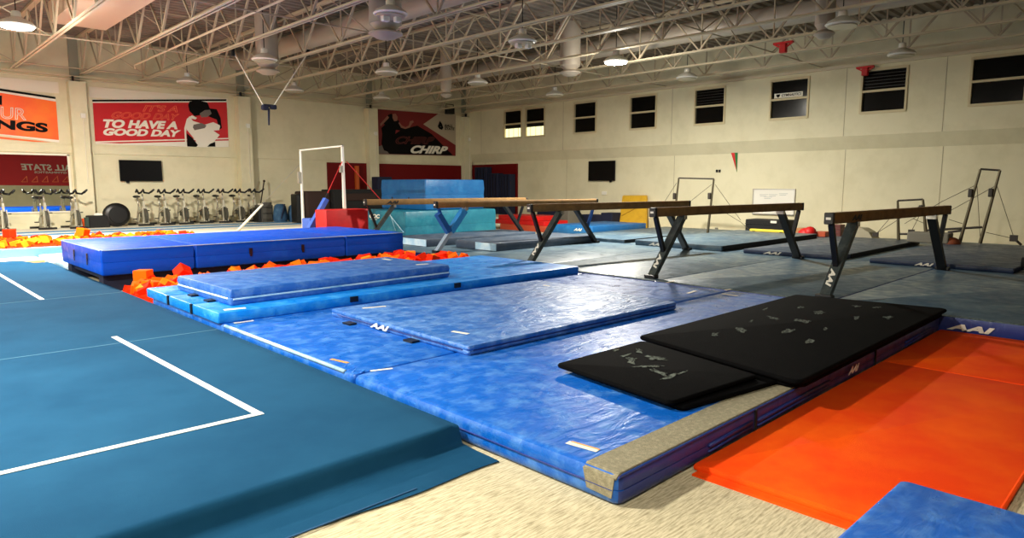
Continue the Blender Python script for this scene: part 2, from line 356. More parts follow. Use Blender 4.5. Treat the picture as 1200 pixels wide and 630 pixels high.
# rectangular duct over the first bay
x1 = pt(182, 0, 'Z', 6.25).x; ye = pt(112, 34, 'Z', 6.25).y
tag(MB().b2((x1-1.35, -6, 6.25), (x1, ye, 6.78)).build('air_duct', mat('duct_beige', (206, 184, 158), .6), None), 'wide flat rectangular air duct between the joists above the orange banner', 'duct')
x2 = 10.75
for k, (x2, lab) in enumerate(((10.75, 'round air duct above the hanging blue pulley'), (18.6, 'round air duct nearest the window wall'))):
    d = MB(); d.tube((x2, YB, 6.45), (x2, 26, 6.45), .3, n=20)
    tag(d.build('round_duct', m_duct, None, True, 60), lab, 'duct')
def drop(u, v, w, lab, dx=0):
    p = pt(u, v, 'Z', 5.45); bays = [(a+c)/2 for a, c in zip(JX, JX[1:])]; p = pt(u, v, 'X', min(bays, key=lambda q: abs(q-p.x))+dx); zq = p.z; dep = (p-Vector((0, 0, EYE))).dot(FW); r = w*dep/F/2
    e = empty('duct_diffuser', (p.x, p.y, zq-.15), lab, 'air diffuser', 'round diffusers hanging between the roof joists')
    MB().tube((p.x, p.y, zq+.17), (p.x, p.y, ZD+.03), r, n=24).build('duct_drop', m_duct, e, True, 60)
    MB().lathe((p.x, p.y, zq-.15), [(r*.25, .0), (r*.6, .02), (r*.85, .08), (r*1.05, .1), (r*1.05, .13), (r*.6, .2), (r, .34)], 24).build('diffuser_cone', m_duct, e, True, 50)
drop(452, 38, 38, 'widest round diffuser, hanging beside the high-bay lamp over the pit')
drop(314, 82, 25, 'round diffuser above the hanging blue pulley', .5)
drop(668, 84, 24, 'round diffuser beside the lit lamp near the middle of the ceiling')
drop(966, 38, 22, 'round diffuser above the window with the sign')
drop(523, 110, 13, 'small distant round diffuser in front of the CHIRP banner')
# ------------------------------------------------------------------ lamps
m_lens_on = mat('lamp_lens_lit', (255, 244, 214), .5, emit=60)
m_lens_off = mat('lamp_lens_dark', (178, 168, 146), .35)
def lamp(x, y, z, lab, on=0, col=(1, .9, .72)):
    e = empty('high_bay_lamp', (x, y, z), lab, 'ceiling lamp', 'high-bay lamps hanging from the roof')
    MB().lathe((x, y, z), [(.33, .0), (.36, .03), (.3, .1), (.16, .17), (.1, .2), (.09, .32), (.05, .34)], 28).build('reflector', m_white, e, True, 45)
    MB().lathe((x, y, z-.02), [(.16, -.02), (.3, -.01), (.31, .012), (.29, .018)], 28).build('lens', m_lens_on if on else m_lens_off, e, True, 45)
    MB().tube((x, y, z+.33), (x, y, 6.85), .012, n=6).build('cord', m_blackm, e)
    if on:
        l = bpy.data.lights.new('lamp_light', 'AREA'); l.shape = 'DISK'; l.size = .5; l.energy = on; l.color = col
        o = bpy.data.objects.new('lamp_light', l); C.objects.link(o); o.location = (0, 0, -.08); o.parent = e
        l = bpy.data.lights.new('lamp_glow', 'POINT'); l.shadow_soft_size = .16; l.energy = on*.16; l.color = col
        o = bpy.data.objects.new('lamp_glow', l); C.objects.link(o); o.location = (0, 0, -.26); o.parent = e
    return e
WARM = (1, .95, .84)
lamp(2.9, 18.79, 5.35, 'brightly lit high-bay lamp hanging in front of the orange banner', 1050, WARM)
lamp(16.03, 12.17, 5.35, 'lit high-bay lamp glowing in the middle of the ceiling', 850, WARM)
lamp(-.7, 6.5, 5.35, 'lit high-bay lamp over the blue spring floor', 560, WARM)
lamp(-4.2, 12.15, 5.35, 'lit high-bay lamp over the far corner of the spring floor', 850, WARM)
lamp(-.7, 0.2, 5.35, 'lit high-bay lamp over the open beige carpet', 160, WARM)
for (x, y, d) in ((8.57, 24.9, 'unlit lamp hanging in front of the good day banner'), (8.66, 18.98, 'unlit lamp beside the diffuser over the hanging pulley'), (8.3, 12.15, 'large unlit lamp with bulb box near the widest diffuser'),
                  (12.39, 18.43, 'unlit lamp high above the red foam block'), (12.22, 24.35, 'unlit lamp just past the pulley near the second pillar'), (15.87, 24.0, 'unlit lamp above the first letters side of the CHIRP banner'),
                  (15.9, 18.05, 'unlit lamp above the corner of the two walls'), (12.19, 12.15, 'unlit lamp with bulb box left of the lit middle lamp'), (20.13, 12.34, 'unlit lamp above the fifth window'),
                  (15.99, 5.93, 'unlit lamp above the window with the sign'), (20.79, 6.1, 'unlit lamp hanging on a long cord above the blinded window'), (20.19, 18.31, 'small unlit lamp above the third window')):
    e = lamp(x, y, 5.35, d)
    if 'bulb box' in d:
        MB().box((x-.12, y+.02, 5.27), (.16, .12, .12), bev=.02).box((x+.1, y-.1, 5.27), (.14, .12, .12), bev=.02).build('emergency_light', m_white, e)
# red brackets on the joists
def clamp(u, v, lab, z=5.52):
    p = pt(u, v, 'Z', z) if z else pt(u, v, 'X', XU-.17); e = empty('joist_clamp', p, lab, 'bracket', 'red joist clamps')
    MB().box(p+Vector((0, 0, .06)), (.12, .52, .05)).build('plate', m_redv, e)
    MB().box(p+Vector((0, 0, -.08)), (.14, .18, .24), bev=.02).build('hook', m_redv, e)
    MB().bar(p+Vector((0, -.25, .05)), p+Vector((0, -.08, -.05)), .04, .04).bar(p+Vector((0, .25, .05)), p+Vector((0, .08, -.05)), .04, .04).build('brace', m_redv, e)
clamp(918, 53, 'red steel clamp gripping the joists above the window with the sign')
clamp(1014, 81, 'red steel clamp at the top corner of the blinded window', 0)
# hanging pulley
p = pt(315, 127, 'Y', 20.)
e = empty('spotting_pulley', p, 'dark blue spotting pulley hanging by two ropes from the roof joists', 'pulley')
MB().box(p+Vector((-.12, 0, .02)), (.2, .16, .16), bev=.04).box(p+Vector((.14, 0, .05)), (.2, .14, .14), bev=.04).box(p+Vector((0, 0, .08)), (.3, .08, .08)).build('body', m_navy, e)
MB().tube(p, p+Vector((-.02, 0, -.5)), .035, .025).build('strap', m_navy, e)
q1, q2 = pt(273, 60, 'Y', 20.), pt(360, 63, 'Y', 20.)
MB().tube(p+Vector((-.15, 0, .05)), q1, .016).build('rope', m_bwht, e); MB().tube(p+Vector((.15, 0, .08)), q2, .016).build('rope', m_bwht, e)
MB().box(q2+Vector((0, 0, .02)), (.1, .14, .2)).build('rope_clamp', m_blackm, e); MB().box(q1+Vector((0, 0, .02)), (.07, .1, .3)).build('rope_clamp', m_blackm, e)
# ================================================================== BANNERS
YF = YW-.03
def bq(name, lab, px, mt, cat='banner'):
    P_ = [pt(u, v, 'Y', YF) for u, v in px]; c = P_[0]
    e = empty(name, c, lab, cat); MB().poly(P_, Vector((0, .02, 0))).build('sheet', mt, e); return e
def onb(e, name, px, mt, lift, label=None):
    o = MB().poly([pt(u, v, 'Y', YF-lift) for u, v in px], Vector((0, .004, 0))).build(name, mt, e)
    if label: o['label'] = label
    return o
def tb(e, body, u0, v0, u1, v1, ut, vt, mt, lift=.012, **k):
    return lettering(body, pt(u0, v0, 'Y', YF-lift), pt(u1, v1, 'Y', YF-lift), pt(ut, vt, 'Y', YF-lift), mt, e, (0, -.002, 0), **k)
# orange banner, cut by the picture's edge
e = bq('wall_banner', 'orange banner with dark and white words on the wall above the mirror', [(-60, 149), (-60, 95), (65, 114), (69.3, 167)], m_bwht)
onb(e, 'top_stripe', [(-60, 97.5), (-60, 94.5), (65, 113.5), (65.2, 116)], m_bblk, .006)
onb(e, 'panel', [(-60, 150), (-60, 99), (65.6, 119), (69, 164), (0, 157)], m_bora, .006, 'orange printed panel')
onb(e, 'bottom_stripe', [(-60, 157), (-60, 153), (0, 160), (60, 166.5), (40, 166)], m_bora, .007)
tb(e, 'YOUR', -36, 136, 31, 141, -36, 121.5, m_bwht, shear=0, bold=.0, outline=.018)
tb(e, 'WINGS', -52, 147, 56, 155.5, -52, 135, m_bblk, shear=0, bold=.05)
tb(e, 'IN', -14, 121, 2.2, 123, -14, 110, m_bblk, shear=0, bold=.05)
# good day banner
e = bq('wall_banner', 'red banner reading good day with a hugging couple, between two pillars', [(112, 168.5), (108.2, 116.5), (265.3, 115.8), (268, 172), (240, 172.5)], m_bwht)
onb(e, 'top_stripe', [(108.2, 119), (108.2, 116.8), (265.3, 116.2), (265.4, 118.3)], m_bblk, .006)
onb(e, 'panel', [(111.5, 165.6), (108.6, 120.5), (265.6, 119.8), (267.5, 161.5)], m_bred, .006, 'red printed panel')
onb(e, 'bottom_stripe', [(140, 168), (112, 167), (267.8, 162.9), (267.9, 164.5)], m_bred, .007)
tb(e, "IT'S A", 167, 130.5, 208, 131.5, 168.5, 122.5, m_boutl, shear=.2, outline=.016, bold=.01)
tb(e, 'GOOD DAY', 130, 138.5, 208.5, 141, 132, 130.5, m_boutl, shear=.2, outline=.016, bold=.01)
tb(e, 'TO HAVE A', 120, 149.5, 208, 151.5, 120.8, 139.5, m_bwht, shear=.15, bold=.055)
tb(e, 'GOOD DAY', 120.5, 158.5, 211, 160.5, 121.5, 150, m_bwht, shear=.15, bold=.055)
ph = onb(e, 'printed_figures', [(222, 119), (232, 117.5), (243, 120), (246, 127), (254, 128), (258.5, 138), (260, 150), (257, 152), (254, 140), (238, 134), (228, 136), (222, 130), (220.5, 123)], m_bblk, .012, 'black and white print of two people hugging')
onb(ph, 'printed_shirt', [(218, 142), (222, 136), (226, 141.5), (240, 146), (250, 143), (258, 147), (257, 152.5), (250, 153), (257.5, 158), (250, 167), (240, 170.5), (232, 168), (224, 158), (219, 152)], m_bwht, .016)
onb(ph, 'printed_arm', [(227, 146), (236, 144), (242, 147), (240, 150), (228, 152.5), (226, 149)], m_bgry, .02)
onb(ph, 'printed_face', [(234, 133), (240, 129), (246, 128.5), (248, 133), (243, 137), (236, 137.5)], m_bgry, .02)
onb(ph, 'printed_jersey', [(219, 156), (226, 162), (232, 170), (230, 172), (219.5, 171.5)], m_bblk, .019)
onb(ph, 'printed_jersey', [(243, 171.8), (246, 168.5), (252, 166), (252.5, 171.7)], m_bblk, .019)
onb(ph, 'printed_sleeve', [(217, 170), (216, 150), (219, 139), (225, 135), (231, 138), (229, 140), (223, 138.5), (219.5, 144), (218.2, 155), (219, 170)], m_bwht, .02)
# CHIRP banner
e = bq('wall_banner', 'dark CHIRP banner with a cheering figure and a pale corner', [(441, 181), (440.5, 127.3), (534, 132.8), (534, 182.8)], mat('banner_cream', (176, 162, 140), .5))
onb(e, 'panel', [(441.5, 178), (441, 127.8), (513.5, 133.3), (496, 145.5), (534, 170), (533.8, 182.3), (441.6, 180.3)], m_bdkr, .006, 'dark red printed panel')
onb(e, 'band', [(452, 165), (470, 152), (489, 147), (506, 157), (531, 182), (446, 180)], m_bblk, .009)
onb(e, 'corner', [(441.6, 180), (442, 172), (448, 170), (456, 180)], m_bgry, .011)
fg = onb(e, 'printed_figure', [(448, 157), (447, 150), (451, 146), (448, 143.5), (455, 134.5), (459, 133), (462, 138), (467, 141), (472, 150), (479, 151), (480, 154), (470, 153), (464, 152), (462, 164), (458, 179), (450, 176), (447, 168)], m_bblk, .013, 'print of a person cheering with a raised fist')
onb(fg, 'printed_face', [(460, 133.5), (463.5, 133), (466, 137), (465.5, 141.5), (462, 142), (460, 138)], m_bskin, .017)
onb(fg, 'printed_arm', [(467, 144), (470, 149.5), (475, 151), (480, 149.5), (483, 144.5), (485, 143), (484, 141), (480.5, 142), (479, 147), (475, 149), (471, 147), (468, 143)], m_bskin, .017)
onb(fg, 'printed_hand', [(452, 138), (454, 135.5), (456, 137.5), (454.5, 139.5), (450, 144), (446, 148), (445.5, 145)], m_bskin, .017)
tb(e, 'CHIRP', 463, 168.5, 507.5, 169, 465, 159.5, m_bdout, shear=.25, outline=.014, bold=.01)
tb(e, 'CHIRP', 480.5, 179.5, 523.5, 180.5, 482.5, 170, m_bwht, shear=.25, bold=.05)
tb(e, 'BALL', 521, 148.7, 530.5, 148.9, 521.3, 145.6, m_bblk, shear=.1, bold=.03)
tb(e, 'STATE', 521, 152.2, 532.5, 152.5, 521.2, 149.1, m_bblk, shear=.1, bold=.03)
lg = onb(e, 'emblem', [(513, 148), (515.5, 141.5), (518, 145), (519.5, 149.5), (518, 152), (515, 151)], m_bblk, .014)
onb(lg, 'emblem_eye', [(515.6, 148.2), (517, 148), (516.6, 149.2)], m_bgry, .018)
# banner on the wall behind the camera, seen back to front in the mirror
e = empty('wall_banner', (3, YB+.02, 2.2), 'red university gymnastics banner seen reversed in the wall mirror', 'banner')
Yv = 2*YW-YB
def mv(u, v, d=0):
    p = pt(u, v, 'Y', Yv-.03); return Vector((p.x, YB+.03+d, p.z))
MB().poly([mv(-90, 216), mv(-90, 176), mv(120, 176), mv(120, 218)], Vector((0, -.02, 0))).build('sheet', m_bred, e)
lettering('BALL STATE', mv(90, 200.5, .01), mv(24, 199, .01), mv(90, 193.5, .01), m_bwht, e, (0, .01, 0), shear=.2, bold=.03)
lettering('GYMNASTICS', mv(78, 203.5, .01), mv(40, 202.8, .01), mv(78, 201.2, .01), m_bwht, e, (0, .01, 0), shear=0, bold=.02)
for k in range(6):
    u = 25+k*12
    MB().path([mv(u, 213, .02), mv(u+6, 206.5, .02), mv(u+7, 213, .02), mv(u, 213, .02)], .03, 5).build('outline_mark', m_boutl, e)
# ================================================================== WALL ITEMS
XI = XL
def tvset(c, w, h, nrm, lab):
    e = empty('wall_tv', c, lab, 'television'); t = Vector((0, 0, 1)).cross(nrm); M = Matrix((t, nrm, Vector((0, 0, 1)))).transposed()
    MB().box(Vector(c)+nrm*.1, (w, .06, h), M, bev=.012).build('screen', m_tv, e)
    MB().box(Vector(c)+nrm*.03, (w*.4, .08, h*.5), M).build('wall_bracket', m_blackm, e)
    MB().box(Vector(c)+nrm*.07+Vector((0, 0, -h/2-.03))-t*(w*.32 if nrm.y else -w*.32), (.1, .04, .08), M).build('receiver', m_blackm, e)
tvset((6.85*1.11, YW, 2.36), 1.42, .76, Vector((0, -1, 0)), 'flat black television on the wall above the row of spin bikes')
tvset((XL, 18.50, 2.45), 1.46, .86, Vector((-1, 0, 0)), 'flat black television on the long window wall')
e = empty('pennant', (XW-.04, 12.28, 2.3), 'small hanging pennant, half red and half green, on the long wall', 'pennant')
f = lambda u, v: pt(u, v, 'X', XL-.02)
MB().poly([f(856.5, 178.5), f(860.8, 178.5), f(863, 200)], Vector((.01, 0, 0))).build('red_half', m_redv, e)
MB().poly([f(860.8, 178.5), f(864.5, 178.5), f(863.4, 201.5), f(863, 200)], Vector((.01, 0, 0))).build('green_half', mat('pennant_green', (30, 110, 50), .7), e)
def wallbox(name, u0, v0, u1, v1, mt, lab, cat, d=.05, X=XL):
    a, b = pt(u0, v0, 'X', X), pt(u1, v1, 'X', X); o = MB().b2((X-d, a.y, a.z), (X, b.y, b.z), bev=.006).build(name, mt, None); return tag(o, lab, cat)
wallbox('wall_switch', 839.5, 198.7, 841.4, 201.8, m_blackm, 'dark wall switch below and beside the pennant, first of two', 'switch')
wallbox('wall_switch', 842.6, 198.7, 844.5, 201.8, m_blackm, 'dark wall switch nearer the pennant, second of two', 'switch')
wallbox('outlet_box', 706, 224, 711, 228, m_white, 'small white outlet box with dark edge under the television on the long wall', 'outlet')
wallbox('outlet_box', 838.5, 266.5, 841.5, 270, m_greyb, 'small grey outlet low on the long wall beside the uneven bars', 'outlet')
# whiteboard
a, b = pt(883.5, 222, 'X', XL-.03), pt(929.5, 251, 'X', XL-.03)
e = empty('whiteboard', (XL-.03, (a.y+b.y)/2, b.z), 'wall whiteboard with faint writing behind the second nearest beam', 'whiteboard')
MB().b2((XL-.03, a.y, b.z), (XL, b.y, a.z)).build('board', m_white, e)
fr = MB(); w = .035
fr.b2((XL-.05, a.y+w, b.z-w), (XL-.01, a.y, a.z+w)).b2((XL-.05, b.y-w, b.z-w), (XL-.01, b.y, a.z+w)).b2((XL-.049, a.y, a.z), (XL-.01, b.y, a.z+w)).b2((XL-.08, a.y, b.z-w), (XL-.01, b.y, b.z)).build('frame', m_chrome, e)
ink = mat('marker_ink', (150, 160, 160), .6)
for k, (u, v) in enumerate(((895, 228), (900, 231), (906, 228), (918, 227))):
    q = pt(u, v, 'X', XL-.033); MB().b2((XL-.035, q.y-.16, q.z), (XL-.03, q.y+.16, q.z+.012)).b2((XL-.035, q.y-.1, q.z-.05), (XL-.03, q.y+.14, q.z-.038)).build('writing', ink, e)
# speaker near the corner
p = pt(527, 129.5, 'Y', 27.0)
e = empty('wall_speaker', p, 'black loudspeaker hanging by the corner above the CHIRP banner', 'speaker')
MB().box(p, (.42, .3, .36), bev=.02).build('cabinet', m_black, e); MB().b2(p+Vector((-.25, -.02, -.1)), p+Vector((-.22, .02, .32))).b2(p+Vector((.22, -.02, -.1)), p+Vector((.25, .02, .32))).b2(p+Vector((-.25, -.02, .29)), p+Vector((.25, .02, .32))).build('yoke', m_blackm, e)
# ================================================================== SPRING FLOOR (carpeted)
e = empty('spring_floor', (-2, 10, 0), 'huge blue carpeted spring floor with white boundary tape', 'gym floor')
mb = MB(); x0, x1 = XB+.3, 2.95
def fy(x):   # the carpet skirt's free edge curls a little towards the corner
    t = max(0, (x-1.6)/1.3); return 3.2-.06*t+.02*math.sin(x*5)
xs = [x0, -6, -4, -2, -1, 0, .5, 1, 1.3, 1.6, 1.9, 2.1, 2.3, 2.5, 2.65, 2.78, 2.88, 2.93, 2.95]
prof = [(0, .012), (.1, .016), (.24, .018), (.285, .028), (.315, .06), (.345, .115), (.365, .152), (.38, .166), (.41, .17), (1.0, .17)]
rows = []
for x in xs:
    y0 = fy(x); r = []; s = 1 if x < 2.6 else 1-.35*(x-2.6)/.35
    for d, z in prof:
        yy = y0 + (d if d <= .24 else .24 + (d-.24)*1.0); 
        if d > .24: yy = 3.2+d + (0 if x < 2.5 else .06*(x-2.5)/.45*(1-(z/.17)))
        r.append(mb.bm.verts.new((x, yy, z-(.0 if x < 2.93 else .02 if z > .1 else 0))))
    r.append(mb.bm.verts.new((x, 17.6 if x > 2.5 else 18.4, .17 if x < 2.93 else .15))); rows.append(r)
for a, b in zip(rows, rows[1:]):
    for k in range(len(a)-1): mb.bm.faces.new((a[k], b[k], b[k+1], a[k+1]))
# right side wall and underside
low = [mb.bm.verts.new((2.95, v.co.y, 0)) for v in rows[-1]]
for k in range(len(low)-1): mb.bm.faces.new((rows[-1][k], low[k], low[k+1], rows[-1][k+1]))
fl = [mb.bm.verts.new((r[-1].co.x, r[-1].co.y+.06, 0)) for r in rows]
for k in range(len(fl)-1): mb.bm.faces.new((rows[k][-1], rows[k+1][-1], fl[k+1], fl[k]))
mb.build('carpet_top', m_teal, e, True, 60)
def strip(par, name, a, b, w, z, mt, th=.004):
    a, b = Vector(a).to_2d(), Vector(b).to_2d(); d = (b-a).normalized(); n_ = Vector((-d.y, d.x))*w/2
    return MB().poly([(*(a-n_), z), (*(b-n_), z), (*(b+n_), z), (*(a+n_), z)], Vector((0, 0, th))).build(name, mt, par)
TW = .055
strip(e, 'boundary_tape', (1.93, 8.36), (2.0, 4.72), TW, .171, m_line)
strip(e, 'boundary_tape', (2.03, 4.745), (-8, 5.1), TW, .1715, m_line)
strip(e, 'boundary_tape', (1.80, 17.6), (1.84, 11.85), TW, .171, m_line)
m_tseam = mat('carpet_seam_blue', (48, 100, 128), .95)
for y in (8.05, 11.9): strip(e, 'carpet_seam', (-8, y+.25), (2.9, y-.1), .03, .1705, m_tseam, .002)
strip(e, 'carpet_edge_piping', (-8, 3.205), (2.3, 3.2), .012, .014, mat('piping_dark_blue', (16, 70, 110), .8), .006)
# wooden substructure behind the spring floor
tag(MB().b2((-8, 18.6, 0), (3.0, 19.75, .12)).build('plywood_platform', m_peach, None), 'bare plywood edge board lying behind the blue spring floor', 'platform')
# ================================================================== BLUE MATS
m_dash = mat('white_label', (236, 226, 204), .6)
m_dasho = mat('orange_label', (236, 150, 60), .6)
def label_patch(par, u0, v0, u1, v1, w, z, mt=m_dash, name='label_patch'):
    return strip(par, name, pt(u0, v0, 'Z', z), pt(u1, v1, 'Z', z), w, z, mt, .002)
TOP = .2
# front mat
e = gym_mat('landing_mat', 'glossy blue landing mat at the front, edged with grey hook strip', rect(3.0, 9.72, 2.2, 5.08), 0, TOP, m_blue, r=.035, bulge=.004, cr=.05)
c = [x for x in bpy.data.objects if x.parent == e][0]
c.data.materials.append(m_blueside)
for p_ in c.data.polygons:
    if p_.normal.y < -.6: p_.material_index = 1  # front face gets a darker blue, its shade painted in
MB().pad(rect(3.02, 9.6, 2.215, 2.46), [(0, TOP-.03), (0, TOP), (.004, TOP+.004)], .012).poly([(2.994, 2.225, TOP-.02), (2.994, 2.46, TOP-.02), (2.994, 2.43, .06), (2.994, 2.2+.045, .05)], Vector((-.006, 0, 0))).poly([(2.991, 2.22, TOP-.03), (2.991, 2.46, TOP-.03), (3.03, 2.46, TOP+.004), (3.03, 2.217, TOP+.004)], Vector((.01, 0, -.006))).build('hook_strip', m_velcro, e)
MB().b2((4.67, 2.183, .01), (4.685, 2.2, .195)).build('seam', m_blackm, e)
MB().b2((7.3, 2.183, .01), (7.315, 2.2, .195)).build('seam', m_blackm, e)
for a, b in ((4.0, 4.62), (4.72, 6.1), (8.3, 9.3)):
    MB().tube((a, 2.192, .1), (b, 2.192, .115), .012, n=8).tube((a, 2.192, .06), (b, 2.192, .075), .008, n=6).build('flap_welt', m_blueside, e, True)
MB().tube((3.0, 2.2, .19), (9.7, 2.2, .19), .007, n=6).tube((2.993, 2.24, .1), (2.993, 5.0, .11), .006, n=6).build('piping', m_blueside, e)
lettering('AAI', (6.5, 2.175, .09), (6.78, 2.175, .09), (6.5, 2.175, .16), m_logo, e, (0, -.006, 0), .5, .04, name='logo')
label_patch(e, 665, 518, 701, 528, .05, TOP+.002); label_patch(e, 670, 517, 703, 526.5, .012, TOP+.0045, m_dasho)
# wrinkled hem along the spring floor
# second mat
e = gym_mat('landing_mat', 'blue landing mat with crinkled corner, under the thin labelled mat', rect(3.0, 9.72, 5.1, 8.0), 0, TOP, m_blue, r=.035, bulge=.004, cr=.05)
wr = MB()
for k in range(7):
    y = 5.1+R.uniform(-.02, .5); x = 3.02+R.random()*.15
    wr.tube((x, y, TOP-.006), (x+.2+R.random()*.3, y+.12+R.random()*.2, TOP-.008), .012, .004, n=6)
wr.build('crease', m_blue, e, True)
label_patch(e, 388, 420.5, 408, 425, .035, TOP+.001, m_dasho); label_patch(e, 434, 434.5, 460, 431.5, .035, TOP+.001)
label_patch(e, 274, 378.5, 297, 375.5, .05, TOP+.001)
MB().tube((3.012, 7.98, TOP-.008), (3.012, 5.25, TOP-.008), .02, n=10).build('hem_roll', m_iceblue, e, True)
# thin labelled mat
q = [(4.14, 4.86), (7.75, 4.80), (7.95, 7.55), (4.2, 7.6)]
e = gym_mat('thin_landing_mat', 'thin blue landing mat with white logo lying alone in the middle', q, TOP, TOP+.1, m_blueland, r=.014, bulge=.006, cr=.03)
lettering('AAI', (4.155, 6.62, TOP+.02), (4.15, 6.22, TOP+.02), (4.155, 6.62, TOP+.085), m_logo, e, (-.012, 0, 0), .4, .04, name='logo')
MB().tube((4.17, 7.4, TOP+.05), (4.135, 4.95, TOP+.05), .006, n=6).tube((4.2, 4.858, TOP+.045), (7.7, 4.8, TOP+.045), .006, n=6).build('zipper', m_blueside, e)
for y in (7.0, 5.75): MB().box((4.1, y, TOP+.012), (.1, .16, .02)).build('handle', m_black, e)
for a in ((425, 361, 452, 358.5), (530, 388, 549, 391), (637, 334, 644, 335)): label_patch(e, *a, .05, TOP+.1)
# third mat strip and the bright folding mat on it
gym_mat('landing_mat', 'blue base mat beneath the bright folding mat beside the pit', rect(3.0, 9.72, 8.04, 10.7), 0, TOP, m_blue, r=.03, cr=.04)
zA0, zA1 = TOP, .335
e = empty('folding_mat', (6.3, 9.4, zA0), 'bright blue folding panel mat lying flat between pit and landing mats', 'mat')
for k, (a, b) in enumerate(((8.08, 8.96), (8.98, 9.86), (9.88, 10.84))):
    MB().pad(rect(2.97, 9.62, a, b), slab_prof(zA0, zA1, .015), .02).build('panel', m_cyan, e, True, 40)
for y in (8.97, 9.87): MB().b2((2.955, y-.04, zA0+.01), (2.975, y+.02, zA1+.003)).build('hinge_strap', m_black, e)
for x in (4.75, 6.6): MB().b2((x, 8.06, zA0+.05), (x+.12, 8.085, zA1-.01)).build('handle', m_black, e)
label_patch(e, 262, 363, 288, 360.5, .09, zA1, m_dash)
# thick scuffed mat
q = [(3.27, 8.45), (6.93, 8.6), (6.88, 10.35), (3.24, 10.3)]
e = gym_mat('thick_landing_mat', 'thick scuffed blue mat resting on the bright folding mat', q, zA1, zA1+.21, m_bscuff, r=.02, bulge=.01, cr=.03)
MB().tube((3.22, 10.2, zA1+.09), (3.255, 8.5, zA1+.09), .012, n=6).tube((3.3, 8.445, zA1+.08), (6.9, 8.59, zA1+.08), .012, n=6).build('piping', m_iceblue, e)
for y in (9.6, 9.0): MB().box((3.21, y, zA1+.014), (.1, .16, .022)).build('handle', m_black, e)
label_patch(e, 449, 303, 458, 304.5, .06, zA1+.21); label_patch(e, 488, 310, 502, 309, .06, zA1+.21)
# royal blue crash mat block over the pit
e = empty('crash_mat', (6, 14.6, .3), 'long royal blue crash mat of three joined blocks bridging the foam pit', 'crash mat')
for a, b in ((2.9, 4.42), (4.45, 7.58), (7.61, 9.12)):
    MB().pad(rect(a, b, 13.03, 16.1), slab_prof(.3, .75, .025, .006), .03).build('block', m_royal, e, True, 40)
for y in (14.9, 13.9): MB().b2((2.885, y, .5), (2.87, y+.05, .63)).b2((2.885, y+.03, .42), (2.872, y+.06, .52)).build('handle', m_black, e)
for x in (5.45, 6.55): MB().b2((x, 13.0, .5), (x+.06, 13.02, .62)).b2((x+.01, 12.99, .46), (x+.05, 13.015, .5)).build('handle', m_black, e)
MB().tube((2.92, 13.02, .74), (9.1, 13.02, .74), .008, n=6).tube((2.89, 13.05, .74), (2.89, 16.05, .74), .008, n=6).build('piping', m_iceblue, e)
# pit bridge carrying it
e = empty('pit_support', (6, 14.5, 0), 'dark frame under the royal blue crash mat at the pit', 'frame')
MB().b2((2.95, 13.2, 0), (9.3, 13.5, .3)).b2((2.95, 15.6, 0), (9.3, 15.9, .3)).build('rail', m_navy, e)
MB().b2((3.0, 13.5, .2), (9.2, 15.6, .29)).build('board', m_navy, e)
# pale mat beside the spring floor
e = gym_mat('side_mat', 'pale blue mat strip lying at the far corner of the spring floor', [(3.02, 14.4), (3.9, 14.4), (4.2, 19.3), (3.02, 19.3)], 0, .2, m_iceblue, r=.02) if False else None
e = gym_mat('side_mat', 'pale blue mat strip behind the crash mat at the pit corner', rect(3.0, 5.2, 16.3, 19.3), 0, .2, m_iceblue, r=.02)
e = gym_mat('edge_cushion', 'narrow pale cushion between the spring floor and crash mat', rect(2.97, 3.25, 12.9, 16.25), 0, .19, m_iceblue, r=.02, cr=.02) if False else None
# ================================================================== GREY MATS UNDER THE BEAMS
m_greyseam = mat('grey_hook_seam', (96, 112, 112), .95, col2=(40, 52, 60), nscale=25, lo=.4, hi=.6)
YS = [(-2.0, .68, 'at the open carpet end of the row'), (.7, 3.6, 'under the nearest beam, open carpet side'), (3.62, 6.5, 'between the two nearest beams'), (6.52, 9.5, 'between the second and third beams'),
      (9.52, 12.5, 'between the third and fourth beams'), (12.52, 15.5, 'between the fourth and farthest beams'), (15.52, 18.5, 'beside the teal crash mats')]
for a, b, d in YS:
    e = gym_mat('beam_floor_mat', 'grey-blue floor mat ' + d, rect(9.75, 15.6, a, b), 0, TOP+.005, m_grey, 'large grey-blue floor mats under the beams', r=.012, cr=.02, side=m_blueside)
    if b > 3 and b < 16: MB().b2((13.0, a+.02, TOP+.004), (13.02, b-.02, TOP+.007)).build('fold_line', m_grey2, e)
    if b > 1 and b < 16: MB().b2((9.76, a+.03, TOP+.0045), (9.86, b-.03, TOP+.0075)).build('hook_seam', m_greyseam, e)
    if a == .7:
        lettering('AAI', (9.745, 2.12, .05), (9.745, 1.62, .05), (9.745, 2.12, .13), m_logo, e, (-.006, 0, 0), .3, .05, name='logo')
        label_patch(e, 1020, 352, 1035, 350, .05, TOP+.006, m_grey2)
    if a == 3.62:
        for q_ in ((782, 331, 790, 329), (806, 343.5, 815, 340.5), (846, 344, 864, 346.5), (850, 340, 857, 338.5)): label_patch(e, *q_, .05, TOP+.006)
gym_mat('beam_floor_mat', 'grey-blue floor mat along the window wall behind the beams', rect(15.63, 22.9, -2, 14.8), 0, TOP+.003, m_grey, r=.012)
Z2 = TOP+.006
m_navyside = vinyl('vinyl_dark_side', (20, 38, 70), (44, 64, 104), .75, .45, .2)
def logo_x(e, x, y0, y1, z0, z1, s=.4):
    return lettering('AAI', (x, y0, z0), (x, y1, z0), (x, y0, z1), m_logo, e, (-.008, 0, 0), s, .05, name='logo')
